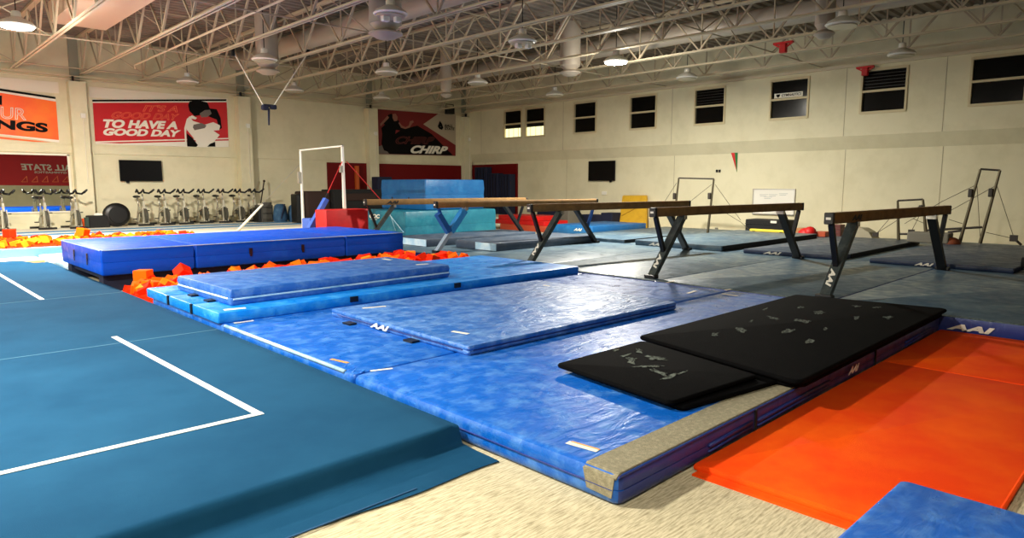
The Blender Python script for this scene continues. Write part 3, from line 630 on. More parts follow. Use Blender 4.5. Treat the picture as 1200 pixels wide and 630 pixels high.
for (nm, lab, qd, h, mt) in (
    ('stacked_mat', 'slate blue mat behind the two nearest beams with white logo', rect(15.35, 21.2, 2.35, 4.85), .1, m_grey2),
    ('stacked_mat', 'slate blue mat behind the second nearest beam, dark side showing', rect(15.35, 21.2, 5.45, 7.7), .1, m_grey2),
    ('stacked_mat', 'grey mat behind the third beam, in front of the black chest', rect(15.3, 21.2, 8.25, 10.85), .14, m_grey),
    ('stacked_mat', 'slate mat at the end of the row behind the nearest beam', rect(15.6, 21.2, -.6, 2.2), .1, m_grey2),
    ('stacked_mat', 'thin grey mat behind the middle beam legs', rect(15.5, 18.1, 11.35, 13.6), .1, m_grey),
    ('stacked_mat', 'thick slate mat with pale end between the middle beams', rect(11.3, 15.2, 12.15, 13.75), .2, m_grey2),
    ('stacked_mat', 'thick slate mat with pale end in front of the teal crash mats', rect(10.8, 15.0, 14.35, 15.95), .2, m_grey2)):
    e = gym_mat(nm, lab, qd, Z2, Z2+h, mt, r=.015, cr=.02, side=m_navyside if h < .2 and mt == m_grey2 else None)
    if lab.startswith('slate blue mat behind the two'): logo_x(e, 15.35, 4.0, 3.65, Z2+.02, Z2+.085)
    if 'dark side' in lab: logo_x(e, 15.35, 7.2, 6.75, Z2+.02, Z2+.085); MB().b2((16.0, 5.43, Z2+.005), (21.2, 5.452, Z2+.098)).build('side_shade', m_blackm, e)  # black sheet stands in for the shade on this mat's side
    if 'black chest' in lab:
        logo_x(e, 15.3, 10.4, 9.95, Z2+.02, Z2+.1); MB().b2((15.35, 8.23, Z2+.005), (21.15, 8.252, Z2+.135)).build('side_shade', m_blackm, e)  # side away from the lamps: shade put in as a black sheet
    if 'middle beam legs' in lab: MB().b2((15.5, 11.33, Z2+.005), (18.1, 11.352, Z2+.098)).build('side_shade', m_blackm, e)  # shaded side painted in with a thin black sheet
    if 'between the middle beams' in lab or 'in front of the teal' in lab:
        x, ya, yb = qd[0][0], qd[0][1], qd[2][1]
        MB().b2((x-.012, ya+.02, Z2+.01), (x+.01, ya+(.8 if 'between' in lab else yb-ya-.04), Z2+.19)).build('end_patch', m_iceblue, e)
e = gym_mat('thick_landing_mat', 'thick blue landing mat with small logo near the yellow panel', rect(18.5, 21.8, 14.95, 17.0), 0, .38, m_sky, r=.02)
logo_x(e, 18.5, 15.8, 15.4, .2, .3)
# black foam mats
q = [(5.3, 2.13), (9.72, 2.15), (9.45, 3.9), (5.72, 3.93)]
e = empty('foam_mat', (7.5, 3, TOP), 'large black foam mat with chalk smudges draped along the hook strip', 'mat')
MB().pad(q, slab_prof(TOP+.01, .255, .02), .12, 6).build('lower_layer', m_foamb, e, True, 50)
MB().pad([(5.25, 2.11), (9.78, 2.13), (9.5, 3.95), (5.7, 3.97)], slab_prof(.257, .305, .02), .06, 6).build('upper_layer', m_foamb, e, True, 50)
def blob(par, u, v, rx, ry, z, rot=0, mt=m_chalk):
    p = pt(u, v, 'Z', z); b = MB(); n = 14
    pts = []
    for k in range(n):
        a = 2*math.pi*k/n; rr = 1+R.uniform(-.6, .45); x = rx*math.cos(a)*rr; y = ry*math.sin(a)*rr
        pts.append((p.x+x*math.cos(rot)-y*math.sin(rot), p.y+x*math.sin(rot)+y*math.cos(rot), z+.001))
    b.poly(pts, Vector((0, 0, .0015))); return b.build('chalk_smudge', mt, par)
for a in ((940, 376, .12, .10, .4), (897, 362, .10, .02, .2), (938, 360, .09, .03, .1), (1005, 359, .07, .05, 0), (1004, 372, .12, .03, .2), (948, 400, .10, .05, .4), (968, 385, .08, .02, .3), (880, 376, .11, .02, .2), (838, 392, .12, .03, .3), (1028, 360, .06, .04, .1), (870, 386, .14, .05, .6), (925, 388, .12, .05, .2), (960, 366, .1, .06, .3), (1040, 372, .1, .04, .1), (905, 372, .12, .04, .9)):
    blob(e, *a[:4], .306, a[4])
e = empty('foam_mat', (4.8, 3.2, TOP), 'smaller folded black foam mat with curved chalk streaks', 'mat')
MB().pad([(4.2, 2.52), (5.4, 2.33), (5.6, 3.6), (4.45, 3.75)], slab_prof(TOP+.004, .245, .018), .05).build('lower_layer', m_foamb, e, True, 50)
MB().pad([(4.12, 2.58), (5.26, 2.46), (5.62, 3.86), (4.32, 3.88)], slab_prof(.247, .288, .018), .05).build('upper_layer', m_foamb, e, True, 50)
for a in ((748, 411, .1, .03, .7), (733, 416, .09, .03, .2), (760, 429, .03, .14, .9), (790, 439, .03, .16, 1.6), (722, 410, .06, .02, .3), (770, 420, .08, .1, .3), (740, 421, .12, .05, .8), (775, 437, .12, .04, 1.2)): blob(e, *a[:4], .289, a[4])
# red mats
for (lab, x0_, x1_) in (('long red floor mat lying beside the blue mats at the front', 3.78, 7.5), ('red floor mat farther along, meeting the beam floor mats', 7.52, 9.7)):
    e = gym_mat('red_mat', lab, rect(x0_, x1_, .64, 2.185), 0, .04, m_redc, r=.012, cr=.02)
    if x0_ < 4:
        MB().b2((3.70, .6, .0), (3.80, 2.14, .012)).tube((3.8, .64, .036), (3.8, 2.12, .036), .012, n=8).build('hem', m_redc, e, True, 40)
    MB().tube((x0_, .64, .03), (x1_, .64, .03), .014, n=8).build('side_hem', m_redc, e, True, 40)
# foreground mat
e = gym_mat('landing_mat', 'shiny blue mat corner overlapping the red mat in the foreground', [(2.1, -1.0), (4.1, -1.1), (4.13, 1.06), (2.05, 1.10)], .045, .2, m_blue, r=.025, bulge=.004, cr=.04)
# ================================================================== FOAM PITS
cubes = []
for k in range(3):
    b = MB().box((0, 0, 0), (.2, .2, .2), bev=.008); o = b.build('foam_block', m_or[k], None); cubes.append(o)
usedc = [False]*3; nblocks = 0
COLN = ['orange', 'red-orange', 'amber']
def block(x, y, z, grp, k=None, rot=None, lab=None, s=1):
    global nblocks
    k = R.choice((0, 0, 1, 1, 2)) if k is None else k
    if not usedc[k]: o = cubes[k]; usedc[k] = True
    else: o = cubes[k].copy(); C.objects.link(o)
    o.location = (x, y, z); o.rotation_euler = rot if rot is not None else (R.uniform(-.6, .6), R.uniform(-.6, .6), R.uniform(0, 3.14)); o.scale = (s, s, s)
    tag(o, lab or '%s foam block heaped in the %s' % (COLN[k], grp), 'foam block', 'foam blocks in the ' + grp); nblocks += 1
    return o
G1, G2 = 'pit beneath the royal blue crash mat', 'far pit by the wall'
def bed(x0, x1, y0, y1, z, lab):
    b = MB(); nx, ny = int((x1-x0)/.17), int((y1-y0)/.17)
    for i in range(nx):
        for j in range(ny):
            M = Matrix.Rotation(R.uniform(-.5, .5), 3, 'X') @ Matrix.Rotation(R.uniform(-.5, .5), 3, 'Y') @ Matrix.Rotation(R.uniform(0, 3), 3, 'Z')
            b.box((x0+(i+.5)*(x1-x0)/nx, y0+(j+.5)*(y1-y0)/ny, z+R.uniform(-.02, .02)), (.17, .17, .17), M)
    o = b.build('foam_rubble', m_or[1], None); return tag(o, lab, 'foam blocks', kind='stuff')
bed(3.1, 9.5, 10.95, 12.7, .06, 'lower layer of loose foam blocks in the near pit')
bed(XB+6, 7.0, 20.0, 22.15, .24, 'lower layer of loose foam blocks in the far pit')
# near pit: heaped towards the spring floor
for i in range(150):
    x = 3.1+6.3*R.random()**1.25; y = R.uniform(11.0, 12.35 if x < 5.5 else 12.8)
    z = .12+.08*R.random()+(.06 if x > 4.5 else 0)
    block(x, y, z, G1)
block(*pt(168, 324, 'Y', 12.4), G1, 0, (0, 0, .8), 'upright orange foam block standing alone under the crash mat corner', 1.15)
block(3.3, 11.75, .2, G1, 0, (.1, .1, .6), 'large orange foam block at the pit end beside the spring floor', 1.15)
block(*pt(214, 319, 'Y', 12.3), G1, 1, (.7, .5, .3), 'tilted red-orange foam block leaning at the crash mat seam', 1.05)
for k, (u, v) in enumerate(((480, 299), (494, 300), (507, 301))):
    p = pt(u, v, 'Z', .36); block(p.x, p.y, .3, G1)
# far pit
for i in range(150):
    x = 1.6+5.4*R.random(); y = R.uniform(20.1, 22.1); block(x, y, .32+.07*R.random(), G2)
block(*pt(11, 273.5, 'Y', 21.4), G2, 1, (0, 0, .7), 'upright red foam block perched on the far pit edge', 1.05)
block(*pt(97, 272.5, 'Y', 21.6), G2, 0, (.2, .1, .7), 'large orange foam block on top of the far pit heap', 1.2)
# pit rims
tag(MB().b2((XB+1, 19.75, 0), (7.3, 19.95, .33), bev=.02).build('pit_border', mat('rim_blue', (96, 150, 190), .5), None), 'light blue padded rim on the near side of the far foam pit', 'rim')
tag(MB().pad([(6.4, 19.3), (10.6, 19.3), (10.8, 22.2), (7.9, 22.2)], slab_prof(.38, .42, .01)).build('pit_cover', m_white, None), 'flat white cover board at the end of the far pit', 'cover') if False else None
# runway strips on the raised deck
for k, (a, b, nm, mt_, lab) in enumerate(((23.6, 24.2, 'runway_strip', m_iceblue, 'pale blue runway strip on the raised deck nearest the far pit'), (24.9, 25.5, 'runway_strip', m_iceblue, 'pale blue runway strip on the raised deck nearest the spin bikes'))):
    tag(MB().b2((XB, a, .38), (20, b, .39)).build(nm, mat('runway_blue', (70, 128, 168), .7), None), lab, 'runway')
# ================================================================== BALANCE BEAMS
def balance_beam(A, B, lab, zt=1.45, pads=False, logo=True):
    A, B = Vector((*A, 0)), Vector((*B, 0)); d = (B-A).normalized(); L = (B-A).length; s = Vector((-d.y, d.x, 0)); zb = TOP+.006
    rz = math.atan2(d.y, d.x)
    e = empty('balance_beam', (A.x, A.y, zb), lab, 'balance beam', 'balance beams standing in a row', kind='thing')
    M = Matrix.Rotation(rz, 3, 'Z')
    # body: gently barrelled section
    b = MB(); sec = [(-.05, -.08), (.05, -.08), (.062, -.05), (.066, 0), (.062, .05), (.05, .078), (.044, .082), (-.044, .082), (-.05, .078), (-.062, .05), (-.066, 0), (-.062, -.05)]
    ra = []
    for t in (.055, L-.055): ra.append([b.bm.verts.new(A+d*t+s*x+Vector((0, 0, zt-.082+z))) for x, z in sec])
    for k in range(12): b.bm.faces.new((ra[0][k], ra[0][(k+1) % 12], ra[1][(k+1) % 12], ra[1][k]))
    b.bm.faces.new(ra[0]); b.bm.faces.new(ra[1]); b.build('beam_body', m_wood, e, True, 35)
    for t, sg in ((.03, 1), (L-.03, -1)):
        c_ = A+d*t+Vector((0, 0, zt-.083))
        cap = MB().box(c_, (.07, .138, .17), M, bev=.015).build('end_cap', mat('cap_grey', (34, 33, 30), .5), e)
        if sg == 1: MB().box(c_-d*.037, (.004, .07, .035), M).build('cap_label', m_bwht, cap)
    if logo:
        p0 = A+d*.62-s*.072+Vector((0, 0, zt-.13)); lettering('AAI', p0, p0+d*.36, p0+Vector((0, 0, .085)), m_logok, e, -s*.002, .3, .05, name='logo')
    for (o_, sg) in ((A, 1), (B, -1)):
        foot = o_ + d*(.02*sg) + Vector((0, 0, zb)); top = o_ + d*(.86*sg) + Vector((0, 0, zt-.175)); mid = foot.lerp(top, .42)
        lg = MB().bar(foot, top, .15, .085, s).build('leg', (m_legl if pads else m_leg) if sg == 1 else m_legd, e)
        MB().box(foot+Vector((0, 0, .03)), (.12, .24, .06), M, bev=.01).build('foot', m_black, lg)
        MB().box(top+Vector((0, 0, -.02)), (.07, .17, .07), M).build('pivot', m_chrome, lg)
        MB().bar(mid-d*(.03*sg), o_+d*(.1*sg)+Vector((0, 0, zt-.17)), .075, .06, s).build('brace', m_black if not pads else m_navyv, e)
        if sg == 1 or True:
            ax = (top-foot).normalized(); q0 = foot+ax*.18-s*.0; n_ = ax.cross(s); n_ = n_ if n_.x < 0 else -n_
            if sg == 1 and not pads: lettering('AAI', q0+ax*.32+n_*.045+s*.045, q0+n_*.045+s*.045, q0+ax*.32+n_*.045-s*.045, m_logo, lg, n_*.002, .3, .05, name='logo')
        if pads and sg == 1:
            MB().bar(mid+(top-mid)*.08, top-(top-mid)*.1, .2, .14, s).build('leg_pad', m_padb, e); MB().bar(mid+Vector((0, 0, .05)), o_+d*(.08*sg)+Vector((0, 0, zt-.3)), .2, .12, s).build('leg_pad', m_navyv, e)
    return e
m_legl = mat('leg_pale_steel', (150, 172, 190), .4, .2)
m_legd = mat('leg_dark_steel', (16, 17, 18), .5)
m_leg = mat('leg_steel_grey', (60, 68, 68), .4, .3, col2=(84, 90, 86), nscale=8)
m_navyv = vinyl('vinyl_dark_navy', (16, 78, 150), (50, 110, 180), .7, .45, .4)
m_padb = vinyl('vinyl_leg_pad', (40, 130, 200), (90, 160, 214), .7, .4, .3)
balance_beam((10.0, 3.74), (15.12, 3.44), 'nearest balance beam, black logo clear on its tan side', 1.455)
balance_beam((10.0, 6.74), (15.12, 6.26), 'second nearest balance beam, standing before the whiteboard', 1.455, logo=False)
balance_beam((10.0, 9.77), (15.12, 9.1), 'middle balance beam of the five, in front of the television wall', 1.455, logo=False)
balance_beam((10.0, 12.95), (15.1, 12.05), 'balance beam whose near legs are wrapped in blue pads', 1.455, pads=True, logo=False)
balance_beam((10.0, 16.1), (15.1, 14.85), 'farthest balance beam, standing across the teal crash mats', 1.455)
# cord hanging at the second beam
# ================================================================== CRASH MAT STACK, RED BLOCK
zb = TOP+.0
e = empty('crash_mat', (14.6, 19.4, 0), 'big teal crash mat with white lettering, lowest of the stack', 'crash mat')
MB().pad(rect(12.66, 16.66, 17.96, 20.85), slab_prof(.0, .99, .04, .015), .05).build('cover', m_aqua, e, True, 40)
lettering('GOC', (12.63, 20.0, .72), (12.63, 19.35, .72), (12.63, 20.0, .86), m_logo, e, (-.02, 0, 0), .2, .05, name='logo'); MB().b2((12.625, 19.55, .67), (12.64, 19.95, .685)).build('underline', m_logo, e)
MB().bar((12.62, 18.9, .95), (12.62, 18.0, .32), .03, .012, (0, 1, 0)).bar((12.62, 18.75, .9), (12.62, 18.45, .35), .012, .01, (0, 1, 0)).build('crease', m_iceblue, e)
e = empty('crash_mat', (15.1, 19.8, 1.0), 'bright blue crash mat on top of the teal one', 'crash mat')
MB().pad(rect(13.74, 16.4, 18.3, 20.95), slab_prof(.995, 2.03, .04, .015), .05).build('cover', m_sky, e, True, 40)
for y in (20.2, 19.2): MB().b2((13.72, y, 1.18), (13.735, y+.06, 1.42)).build('handle', m_black, e)
e = empty('foam_block_red', (9.7, 16.9, 0), 'big red vinyl block behind the royal blue crash mat', 'block')
a, b = pt(382, 246, 'Y', 16.3), pt(431.5, 246, 'Y', 16.3)
MB().pad(rect(a.x, b.x, 16.3, 16.9), slab_prof(.2, a.z, .02), .02).build('cover', m_redv, e, True, 40); e.location.z = .0
MB().b2((a.x+.02, 16.32, 0), (b.x-.02, 16.88, .205)).build('base', m_navy, e)
# ================================================================== HIGH BAR
gl = Vector((9.9, 19.5, 0)); gr = Vector((9.9, 17.05, 0))
e = empty('high_bar', (9.9, 18.2, 0), 'white high bar with two posts and guy cables behind the crash mat', 'high bar')
hz = pt(352, 176, 'Y', 19.5).z; hz2 = pt(401, 171, 'Y', 17.05).z
TL = Vector((pt(352, 176, 'Y', 19.5).x, 19.5, hz)); TR = Vector((pt(401, 171, 'Y', 17.05).x, 17.05, hz2)); BLf = Vector((pt(355.5, 266, 'Y', 19.5).x, 19.5, 0)); BRf = Vector((pt(404, 246, 'Y', 17.05).x, 17.05, 0))
MB().tube(BLf, TL, .05, .035).build('post', m_white, e, True, 40); MB().tube(BRf, TR, .06, .04).build('post', m_white, e, True, 40)
MB().tube(TL, TR, .025).build('rail', m_white, e, True, 40); MB().ball(TL, .045).ball(TR, .045).build('end_fitting', m_chrome, e, True)
def hb(u, v, Y): return pt(u, v, 'Y', Y)
MB().tube(hb(351.5, 192, 19.5), hb(306, 240, 20.2), .006, n=5).build('guy_cable', m_chrome, e)
MB().tube(hb(308, 239, 20.2), hb(279, 270, 20.6), .03, .045).build('anchor_tube', m_white, e, True)
MB().tube(hb(401, 189, 17), hb(384, 226, 17.2), .012, n=6).tube(hb(406, 189, 17), hb(447, 235, 17.0), .012, n=6).build('guy_cable', m_redv, e)
MB().tube(hb(384, 226, 17.2), hb(379, 236, 17.2), .02, n=6).tube(hb(385, 231, 17.2), hb(396, 245, 17.2), .008, n=6).build('turnbuckle', m_blackm, e)
MB().bar(hb(382, 233, 17.2), hb(363, 268, 17.2), .16, .12, (0, 1, 0)).build('brace_pad', vinyl('vinyl_periwinkle', (60, 96, 190), (100, 130, 210), .7), e)
MB().box(hb(354, 206, 19.5)-Vector((.1, 0, .05)), (.1, .1, .35), bev=.02).box(hb(403, 198, 17.05)-Vector((.09, 0, 0)), (.09, .09, .2), bev=.02).build('height_lock', m_chrome, e)
# ================================================================== UNEVEN BARS near the window wall
def rack(parts, lab, X, cable=(), base=()):
    pts = [pt(u, v, 'X', X) for u, v in parts]; e = empty('uneven_bars', (X, pts[0].y, .35), lab, 'uneven bars')
    tl, bl, tr, br = pts
    MB().tube(bl, tl, .045, .03).build('post', m_steelg, e, True, 50); MB().tube(br, tr, .045, .03).build('post', m_steelg, e, True, 50)
    MB().tube(tl, tr, .025).build('rail', m_railb, e, True, 50)
    for q in (tl.lerp(bl, .32), tr.lerp(br, .3)): MB().box(q+Vector((-.06, .06, 0)), (.08, .1, .22), bev=.02).build('height_lock', m_railb, e)
    for a, b in cable: MB().tube(pt(*a, 'X', X), pt(*b, 'X', X), .008, n=5).build('guy_cable', m_steelg, e)
    for a, b in base: MB().tube(pt(*a, 'X', X), pt(*b, 'X', X), .03, n=8).build('base_tube', m_railb, e)
    return e
m_steelg = mat('upright_steel', (96, 88, 68), .35, .6); m_railb = mat('rail_dark', (44, 36, 28), .5)
e = rack([(795.5, 208.5), (788, 274), (836.5, 209.5), (829, 275.5)], 'tall set of bars behind the second and middle beams', 20.9,
     [((834, 216), (800, 243)), ((838, 216), (868, 258)), ((793, 214), (770, 250)), ((835, 240), (868, 260)), ((868, 260), (884, 274))], [])
e = rack([(1052, 235), (1053, 281), (1081.5, 233.5), (1085, 272)], 'low bar of the uneven bars behind the nearest beam', 20.9,
     [((1080, 240), (1026, 274)), ((1052, 245), (1026, 275)), ((1084, 240), (1068, 271)), ((1070, 256), (1084, 262))], [((1054, 274), (1064, 274))])
q = pt(1026, 274.5, 'X', 20.9); MB().box(q, (.1, .14, .12)).build('cable_anchor', m_railb, e)
q = pt(1068, 271, 'X', 20.9); MB().box(q, (.1, .14, .1)).build('cable_anchor', m_railb, e)
e = rack([(1149, 198), (1124.5, 284), (1172, 199.5), (1148.5, 285)], 'tall leaning high rail of the uneven bars near the wall corner', 20.9,
     [((1143, 217), (1104, 236)), ((1104, 236), (1060, 262)), ((1166, 218), (1115, 246)), ((1168, 217), (1189, 281)), ((1145, 218), (1149, 283)), ((1155, 272), (1186, 279)), ((1112, 257), (1128, 262))],
     [((1083, 270), (1151, 266)), ((1111, 272), (1127, 270)), ((1188, 279), (1197, 287))])
q = pt(1188, 279, 'X', 20.9); MB().box(q, (.1, .16, .16)).build('cable_anchor', m_railb, e)
# ================================================================== EXERCISE BIKES
def bike(loc, rz, lab):
    e = empty('spin_bike', (0, 0, 0), lab, 'exercise bike', 'spin bikes in a row against the wall')
    fr = m_white; z = 0
    MB().bar((.38, -.24, .04), (.38, .24, .04), .06, .05, (0, 0, 1)).build('front_foot', m_black, e); MB().bar((-.5, -.26, .04), (-.5, .26, .04), .06, .05, (0, 0, 1)).build('rear_foot', m_black, e)
    f_ = MB(); f_.bar((-.5, 0, .06), (.38, 0, .06), .05, .06).bar((-.4, 0, .08), (-.2, 0, .62), .05, .06).bar((.3, 0, .08), (.22, 0, .82), .06, .1).bar((-.28, 0, .42), (.24, 0, .6), .05, .08).bar((.38, .08, .08), (.3, .06, .62), .03, .05).bar((.38, -.08, .08), (.3, -.06, .62), .03, .05)
    f_.build('frame', m_bikef, e)
    MB().lathe((.33, 0, .34), [(.05, -.02), (.2, -.018), (.24, -.025), (.24, .025), (.2, .018), (.05, .02)], 28, 'Y').build('flywheel', m_bikeg, e, True, 40)
    MB().box((.0, .06, .36), (.5, .05, .16), bev=.02).build('chain_guard', m_bikeg, e)
    MB().tube((-.2, 0, .6), (-.27, 0, .93), .022).build('seat_post', m_chrome, e, True)
    sd = MB(); sd.ball((-.34, 0, .96), .12, 14, (1, .95, .4)).ball((-.2, 0, .96), .08, 12, (1.6, .5, .4)); sd.build('saddle', m_black, e, True)
    MB().tube((.22, 0, .8), (.19, 0, 1.06), .022).build('handlebar_post', m_chrome, e, True)
    hbp = [Vector(p) for p in ((.32, -.24, 1.12), (.48, -.26, 1.2), (.34, -.16, 1.08), (.22, -.05, 1.1), (.3, 0, 1.2), (.22, .05, 1.1), (.34, .16, 1.08), (.48, .26, 1.2), (.32, .24, 1.12))]
    MB().path(hbp, .03)  .build('handlebar', m_black, e, True)
    MB().bar((.0, .1, .36), (.1, .1, .5), .02, .03).build('crank', m_chrome, e); MB().bar((0, -.1, .36), (-.1, -.1, .22), .02, .03).build('crank', m_chrome, e)
    MB().box((.1, .16, .5), (.1, .1, .03)).build('pedal', m_black, e); MB().box((-.1, -.16, .22), (.1, .1, .03)).build('pedal', m_black, e)
    e.location = loc; e.rotation_euler = (0, 0, rz); return e
m_bikef = mat('bike_frame_silver', (186, 180, 160), .4, .3); m_bikeg = mat('bike_guard_grey', (70, 68, 60), .5)
BK = [((3.3, 26.9), -1.5, 'spin bike at the mirror, beneath the red reflected banner edge'), ((4.4, 26.85), -1.5, 'spin bike in the middle before the mirror'), ((5.25, 26.7), -1.5, 'spin bike before the mirror, next to the pillar and orange cone'),
      ((7.35, 26.8), -1.5, 'spin bike below the television, next to the round black bag'), ((8.05, 26.75), -1.5, 'spin bike below the television, second from the black bag'), ((8.72, 26.8), -1.5, 'spin bike below the television, third from the black bag'),
      ((9.5, 26.95), -1.5, 'spin bike past the television, fourth from the black bag'), ((10.15, 26.75), -1.5, 'spin bike past the television, fifth from the black bag'), ((10.8, 26.75), -1.5, 'spin bike third from the dark cart, near the pillar'),
      ((11.45, 26.9), -1.5, 'spin bike last of the row, in front of the second pillar'), ((2.2, 26.9), -1.5, 'spin bike cut by the picture edge before the mirror')]
b0 = bike((0, 0, 0), 0, BK[0][2])
for i, ((x, y), rz, lab) in enumerate(BK):
    o = b0 if i == 0 else copy_tree(b0)
    o.location = (x, y, .38); o.rotation_euler = (0, 0, rz); o['label'] = lab
    s = 1.08; o.scale = (s, s, s)
# ================================================================== ITEMS ALONG THE BANNER WALL
def onwall(u0, v0, u1, Y): a, b = pt(u0, v0, 'Y', Y), pt(u1, v0, 'Y', Y); return a.x, b.x, a.z
x0_, x1_, zt_ = onwall(95, 256, 100, 26.6)
e = empty('orange_bin', ((x0_+x1_)/2, 26.6, .38), 'small orange bin standing by the pillar near the bikes', 'bin'); w = (x1_-x0_)/2
MB().lathe(((x0_+x1_)/2, 26.6, .38), [(w*.85, 0), (w, max(.3, zt_-.38)), (w*.9, max(.3, zt_-.38)), (w*.75, .05)], 20).build('body', m_orp, e, True, 40)
p = pt(137, 258, 'Y', 26.6)
e = empty('gym_bag', (p.x, 26.6, .38), 'round black bag leaning at the wall beside the spin bikes', 'bag')
MB().ball((p.x, 26.6, .80), .42, 20, (1.05, .35, 1.0)).build('bag_body', m_black, e, True); MB().lathe((p.x+.02, 26.44, .8), [(.26, -.01), (.3, .0), (.3, .02), (.26, .03)], 24, 'Y').build('rim', m_blackm, e, True)
p = pt(116, 262, 'Y', 26.7)
e = empty('storage_crate', (p.x, 26.7, .38), 'low dark crate of gear between the pillar and the round bag', 'crate')
MB().b2((p.x-.35, 26.5, .38), (p.x+.3, 26.9, .8), bev=.03).build('crate_body', m_blackm, e); MB().ball((p.x+.02, 26.7, .82), .14, 12, (1.3, 1, .5)).build('towel', m_bwht, e, True); MB().b2((p.x-.48, 26.4, .38), (p.x-.36, 26.5, .75)).build('bottle', mat('bottle_green', (40, 60, 50), .5), e)
x0_, x1_, zt_ = onwall(302, 240, 316, 26.2)
e = empty('storage_cart', ((x0_+x1_)/2, 26.2, .38), 'dark grey storage cart with drawers beside the second pillar', 'cart')
MB().b2((x0_, 25.9, .38), (x1_, 26.5, zt_), bev=.03).build('body', mat('cart_grey', (58, 56, 50), .5), e)
for k in range(3): MB().b2((x0_+.05, 25.88, .5+k*.24), (x1_-.05, 25.91, .68+k*.24), bev=.01).build('drawer', mat('drawer_grey', (78, 74, 66), .5), e)
MB().b2((x0_-.12, 25.9, .38), (x0_-.02, 26.4, zt_-.1)).build('side_bin', m_black, e); MB().b2((x0_+.05, 25.95, zt_), (x1_-.1, 26.3, zt_+.06)).build('folded_towel', m_bwht, e)
a, b = pt(309.5, 212, 'Y', 27.2), pt(302, 240, 'Y', 26.9)
e = empty('leaning_pole', (b.x, 26.9, .38), 'thin dark pole leaning on the wall behind the storage cart', 'pole'); MB().tube((b.x-.15, 26.6, .38), a, .025).build('shaft', m_brown, e); MB().ball(a, .05).build('tip', m_brown, e)
for (u0, u1, v, lab) in ((320, 336, 239, 'blue cloth bag slumped on the deck next to the storage cart'), (337, 352, 240, 'blue cloth bag slumped on the deck beside the high bar post')):
    x0_, x1_, zt_ = onwall(u0, v, u1, 25.8); e = empty('cloth_bag', ((x0_+x1_)/2, 25.8, .38), lab, 'bag', 'blue cloth bags by the wall')
    w = (x1_-x0_)/2; h = zt_-.38
    MB().lathe(((x0_+x1_)/2, 25.8, .38), [(w*.9, 0), (w*1.0, h*.2), (w*.92, h*.6), (w*.75, h*.9), (w*.45, h), (w*.3, h*.97)], 16).build('bag_body', m_bag, e, True, 60)
    MB().tube(((x0_+x1_)/2-w*.3, 25.55, .5), ((x0_+x1_)/2+w*.2, 25.5, .38+h), .03).build('strap', m_navy, e)
x0_, x1_, zt_ = onwall(354, 224, 383, 24.5)
e = empty('covered_trampoline', ((x0_+x1_)/2, 24.5, .38), 'tall dark brown covered rack behind the high bar', 'rack'); MB().pad(rect(x0_, x1_, 24.2, 25.2), slab_prof(.38, zt_, .06), .1).build('cover', m_brown, e, True, 40); MB().b2((x0_-.35, 24.3, .38), (x0_, 24.8, zt_-.1), bev=.05).build('side_bag', m_black, e)
x0_, x1_, zt_ = onwall(361, 256, 383, 18.5)
e = empty('step_block', ((x0_+x1_)/2, 18.5, 0), 'periwinkle blue step block with hand slots behind the high bar pad', 'block'); MB().b2((x0_, 18.4, .0), (x1_, 18.9, zt_), bev=.02).build('body', MATS['vinyl_periwinkle'], e)
for k in range(3): MB().b2((x0_+.15+k*.25, 18.385, zt_-.28), (x0_+.2+k*.25, 18.41, zt_-.12)).build('hand_slot', m_navy, e)
x0_, x1_, zt_ = onwall(383, 222, 421, 24.3)
e = empty('black_equipment_chest', ((x0_+x1_)/2, 24.3, .38), 'large black padded chest below the red wall padding', 'chest'); MB().b2((x0_+.12, 24.0, .38), (x1_+.9, 25.0, zt_), bev=.04).build('body', m_blackm, e); MB().b2((x0_+.6, 23.96, 1.2), (x1_+.6, 24.6, 1.5), bev=.04).build('shelf', m_brown, e)
x0_, x1_, zt_ = onwall(421.5, 194, 425, 26.9)
e = empty('orange_post_pad', (x0_, 26.9, .38), 'narrow orange strip pad standing against the red wall padding', 'pad'); MB().b2((x0_, 27.2, .38), (x1_, 27.38, zt_), bev=.02).build('pad_body', mat('orange_strip', (190, 84, 20), .6), e)
x0_, x1_, zt_ = onwall(441, 207, 458, 26.0)
e = empty('panel_mat', ((x0_+x1_)/2, 26.0, .38), 'dark navy panel mat standing upright just past the orange strip', 'mat', 'navy panel mats by the wall'); MB().b2((x0_, 25.9, .38), (x1_, 26.4, zt_), bev=.03).build('panel', m_navy, e)
for (u0, u1, v, lab) in ((556, 570.5, 196, 'tallest dark navy panel mat in the room corner by the stacked crash mats'), (571.5, 584, 203, 'middle dark navy panel mat on the corner padding'), (585, 598, 204, 'dark navy panel mat at the end of the corner padding')):
    a, b = pt(u0, v, 'X', 23.1), pt(u1, v, 'X', 23.1)
    e = empty('panel_mat', (23.2, (a.y+b.y)/2, 0), lab, 'mat', 'navy panel mats by the wall'); MB().b2((23.1, b.y, 0), (23.45, a.y, a.z), bev=.03).build('panel', m_navy, e)
    for k in range(1, 4): y = b.y+(a.y-b.y)*k/4; MB().b2((23.085, y, .1), (23.1, y+.03, a.z-.06)).build('seam', m_black, e)
